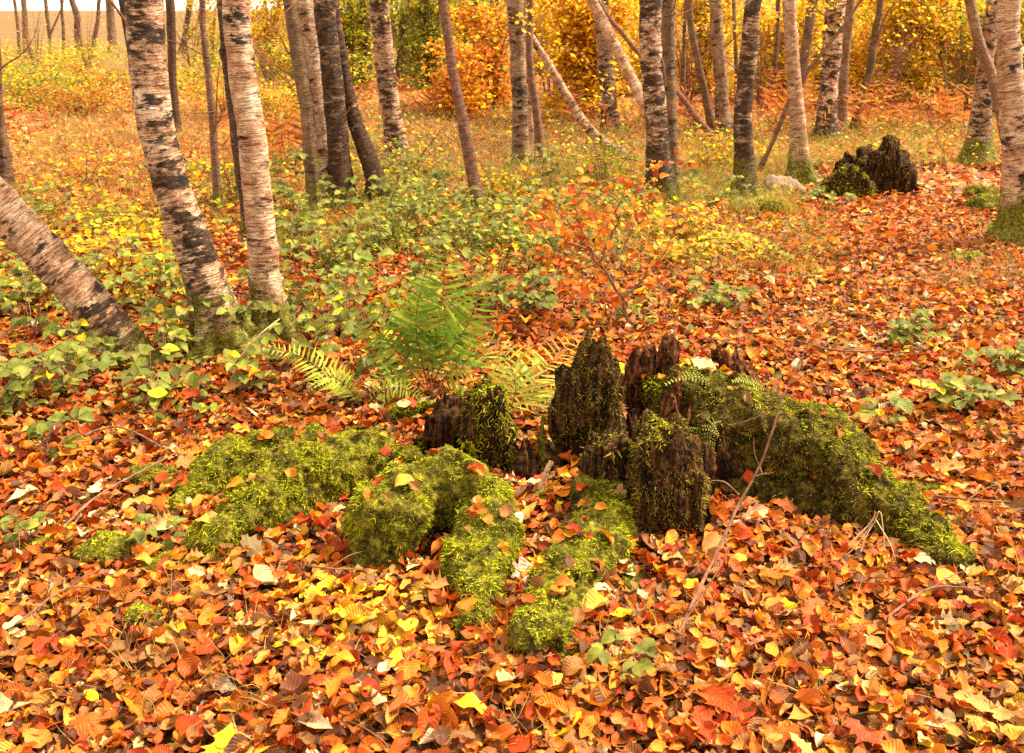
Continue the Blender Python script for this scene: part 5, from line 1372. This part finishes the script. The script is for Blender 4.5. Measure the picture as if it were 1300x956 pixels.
# ------------------------------------------------------------------ STICKS, TWIGS
def stick(name, label, pts, r0, r1, mat, side=(), seed=0, group=None):
    rng = np.random.default_rng(800 + seed)
    pl = smooth_path(np.array([list(p) for p in pts]), 26)
    pl[1:-1] += rng.normal(0, r0 * .12, (24, 3))
    root = thing(name, pl[0], label, 'stick', group)
    V, F, _, _ = tube(pl, np.linspace(r0, r1, 26), 9)
    build('stem', V, F, mat, root)
    for sp in side:
        ql = smooth_path(np.array([list(p) for p in sp[:-1]]), 10)
        V, F, _, _ = tube(ql, np.linspace(sp[-1], sp[-1] * .35, 10), 6)
        build('side_twig', V, F, mat, root)
stick('twig', 'long thin bare twig rising from the bottom past the right root', [P(832, 872, 1.90), P(868, 790, 2.05), P(905, 712, 2.22), P(938, 640, 2.32), P(965, 590, 2.36), P(982, 540, 2.38), P(992, 508, 2.40), P(1012, 465, 2.45), P(1040, 405, 2.5)],
      .0062, .0014, M_TWIG, [
    [P(938, 628, 2.33), P(920, 612, 2.31), P(903, 610, 2.30), .0028], [P(955, 606, 2.35), P(968, 602, 2.34), P(982, 600, 2.33), .0025],
    [P(990, 510, 2.40), P(960, 530, 2.42), P(925, 540, 2.46), .0022], [P(968, 602, 2.35), P(958, 575, 2.37), P(957, 555, 2.38), .0018],
    [P(992, 505, 2.40), P(978, 480, 2.42), P(970, 460, 2.44), .002], [P(868, 790, 2.05), P(905, 735, 2.12), P(930, 690, 2.18), .003]], 1)
stick('stick', 'brown stick lying on the litter below the left root', [P(306, 782, 2.20), P(345, 740, 2.34), P(385, 695, 2.50), P(412, 668, 2.60)], .011, .007, M_TWIG, [], 2)
stick('stick', 'short pale broken stick standing in the stump hollow', [P(686, 622, 2.76), P(693, 602, 2.76), P(700, 586, 2.75)], .009, .008, M_PALETWIG, [], 3)
stick('stick', 'brown stick lying on the litter right of the front root', [P(972, 770, 2.24), P(1000, 790, 2.16), P(1025, 808, 2.10)], .008, .006, M_TWIG, [], 4)
stick('stick', 'thin yellow stalk arching before the pale birch foot', [P(290, 492, 3.72), P(308, 450, 3.62), P(330, 425, 3.6), P(355, 405, 3.65)], .005, .003, M_PALETWIG, [], 5)
stick('stick', 'thin brown twig lying left of the moss clump', [G(78, 690) + Vector((0, 0, .04)), G(130, 650) + Vector((0, 0, .06)), G(225, 600) + Vector((0, 0, .07))], .004, .002, M_TWIG, [], 6)
stick('dead_grass', 'bent dry grass stalks leaning on the right root', [P(1058, 715, 2.44), P(1080, 690, 2.46), P(1105, 664, 2.47), P(1112, 650, 2.46)], .003, .002, M_PALETWIG, [
    [P(1066, 712, 2.42), P(1085, 695, 2.42), P(1108, 664, 2.45), .002], [P(1110, 664, 2.45), P(1118, 650, 2.43), P(1124, 700, 2.40), .002], [P(1112, 660, 2.45), P(1130, 690, 2.4), P(1138, 715, 2.37), .002], [P(1093, 700, 2.42), P(1100, 680, 2.43), P(1110, 664, 2.45), .002]], 7)
stick('stick', 'dead twig lying on the left bottom litter near the small moss tuft', [P(132, 828, 2.05), P(150, 800, 2.13), P(168, 778, 2.2)], .007, .005, M_TWIG, [], 8)

for i, (lab, a, b, c, w) in enumerate([
    ('thin dark twig lying across the bottom right litter', (1120, 800), (1180, 770), (1250, 765), .004),
    ('thin brown twig lying on litter above the bottom left corner', (30, 800), (90, 770), (140, 765), .004),
    ('curved twig lying on litter between the stick and the arch root', (385, 730), (420, 745), (470, 738), .0035),
    ('dark twig lying on the leaves right of the right root tip', (1180, 640), (1225, 655), (1280, 650), .004),
    ('brown twig lying on the leaves above the right root', (1010, 440), (1060, 460), (1130, 455), .006),
    ('dead twig lying under the brambles right of the pale birch', (372, 500), (420, 492), (480, 505), .006),
    ('forked dead twig on the leaves at the left below the brambles', (90, 570), (150, 560), (210, 580), .005)]):
    stick('stick', lab, [G(*a) + Vector((0, 0, .03)), G(*b) + Vector((0, 0, .055)), G(*c) + Vector((0, 0, .035))], w, w * .5, M_TWIG, [[G(*b) + Vector((0, 0, .055)), G(b[0] + 25, b[1] - 10) + Vector((0, 0, .07)), G(b[0] + 50, b[1] - 22) + Vector((0, 0, .06)), w * .5]], 20 + i)

# ------------------------------------------------------------------ SINGLE NOTABLE LEAVES
def one_leaf(label, px, py, Y, L, kind, col, nrm, seed, W=None, curl=None):
    rng = np.random.default_rng(900 + seed)
    p = P(px, py, Y)
    V, F, C, uv = leaves(np.array([list(p)]), np.array([nrm], float), rdir(1, rng), L, W or L * .66, np.array([col]), rng.uniform(.1, .4, 1), np.array([curl if curl is not None else rng.uniform(-.9, .9)]), 3, kind, .04, rng)
    tag(build('fallen_leaf', V, F, M_LITTER, None, p, col=C, luv=uv), label, 'leaf', 'single leaves lying on the stump and litter')
UPF = (0, -.5, 1)
for i, a in enumerate([
    ('bright yellow maple leaf at the foot of the front root', 718, 828, 2.0, .105, 'maple', (0.72, .55, .02)), ('large pale pink leaf beside the arch root', 655, 735, 2.24, .12, 'maple', (0.62, .42, .30)),
    ('creamy leaf scrap on the arch root shoulder', 657, 658, 2.44, .05, 'oval', (0.68, .52, .36)), ('pale oak leaf on the back of the stump', 892, 464, 3.12, .09, 'oak', (0.62, .42, .2)),
    ('orange leaf curled on the arch root', 618, 662, 2.42, .06, 'oval', (0.62, .24, .03)), ('brown leaf caught on the low flat shard', 783, 622, 2.58, .065, 'maple', (0.52, .25, .1)),
    ('red leaf on the left root hollow', 352, 604, 2.68, .055, 'oval', (0.6, .07, .01)), ('amber leaf on the left end of the stump rim', 425, 650, 2.7, .055, 'oval', (0.66, .28, .03)),
    ('pale leaf lying at the left near the moss mound', 205, 668, 2.56, .075, 'oak', (0.62, .40, .16)), ('yellow leaf lying right of the front twig', 1072, 756, 2.24, .06, 'oval', (0.70, .42, .03)),
    ('yellow leaf glowing behind the tall shard', 789, 470, 3.3, .075, 'oval', (0.68, .56, .03)), ('orange leaf on the tip of the right root', 1205, 738, 2.26, .085, 'oval', (0.66, .30, .03)),
    ('golden round leaf at the right edge litter', 1284, 818, 2.06, .075, 'oval', (0.68, .34, .05)), ('pale torn leaf beside the arch root front', 618, 803, 2.08, .06, 'oval', (0.68, .52, .28)),
    ('orange leaf below the tiny green sprig on the left', 240, 585, 2.98, .09, 'maple', (0.60, .22, .06)), ('yellow bramble leaf hanging before the slanting trunk foot', 200, 500, 3.3, .07, 'oval', (0.75, .55, .01)),
    ('pale leaf lying at bottom centre right', 940, 760, 2.2, .075, 'oval', (0.62, .42, .26)), ('brown veined leaf by the round front shard', 905, 690, 2.4, .08, 'oval', (0.52, .17, .04)),
    ('yellow leaf fan at the bottom left centre', 330, 845, 1.98, .11, 'maple', (0.74, .46, .01)), ('yellow fan leaf just above the bottom left centre leaf', 425, 795, 2.1, .11, 'maple', (0.76, .48, .015)),
]):
    lab, px, py, Y, L, kd, col = a
    one_leaf(lab, px, py, Y, L, kd, col, (RNG.normal(0, .25), -.6 + RNG.normal(0, .2), 1), i)
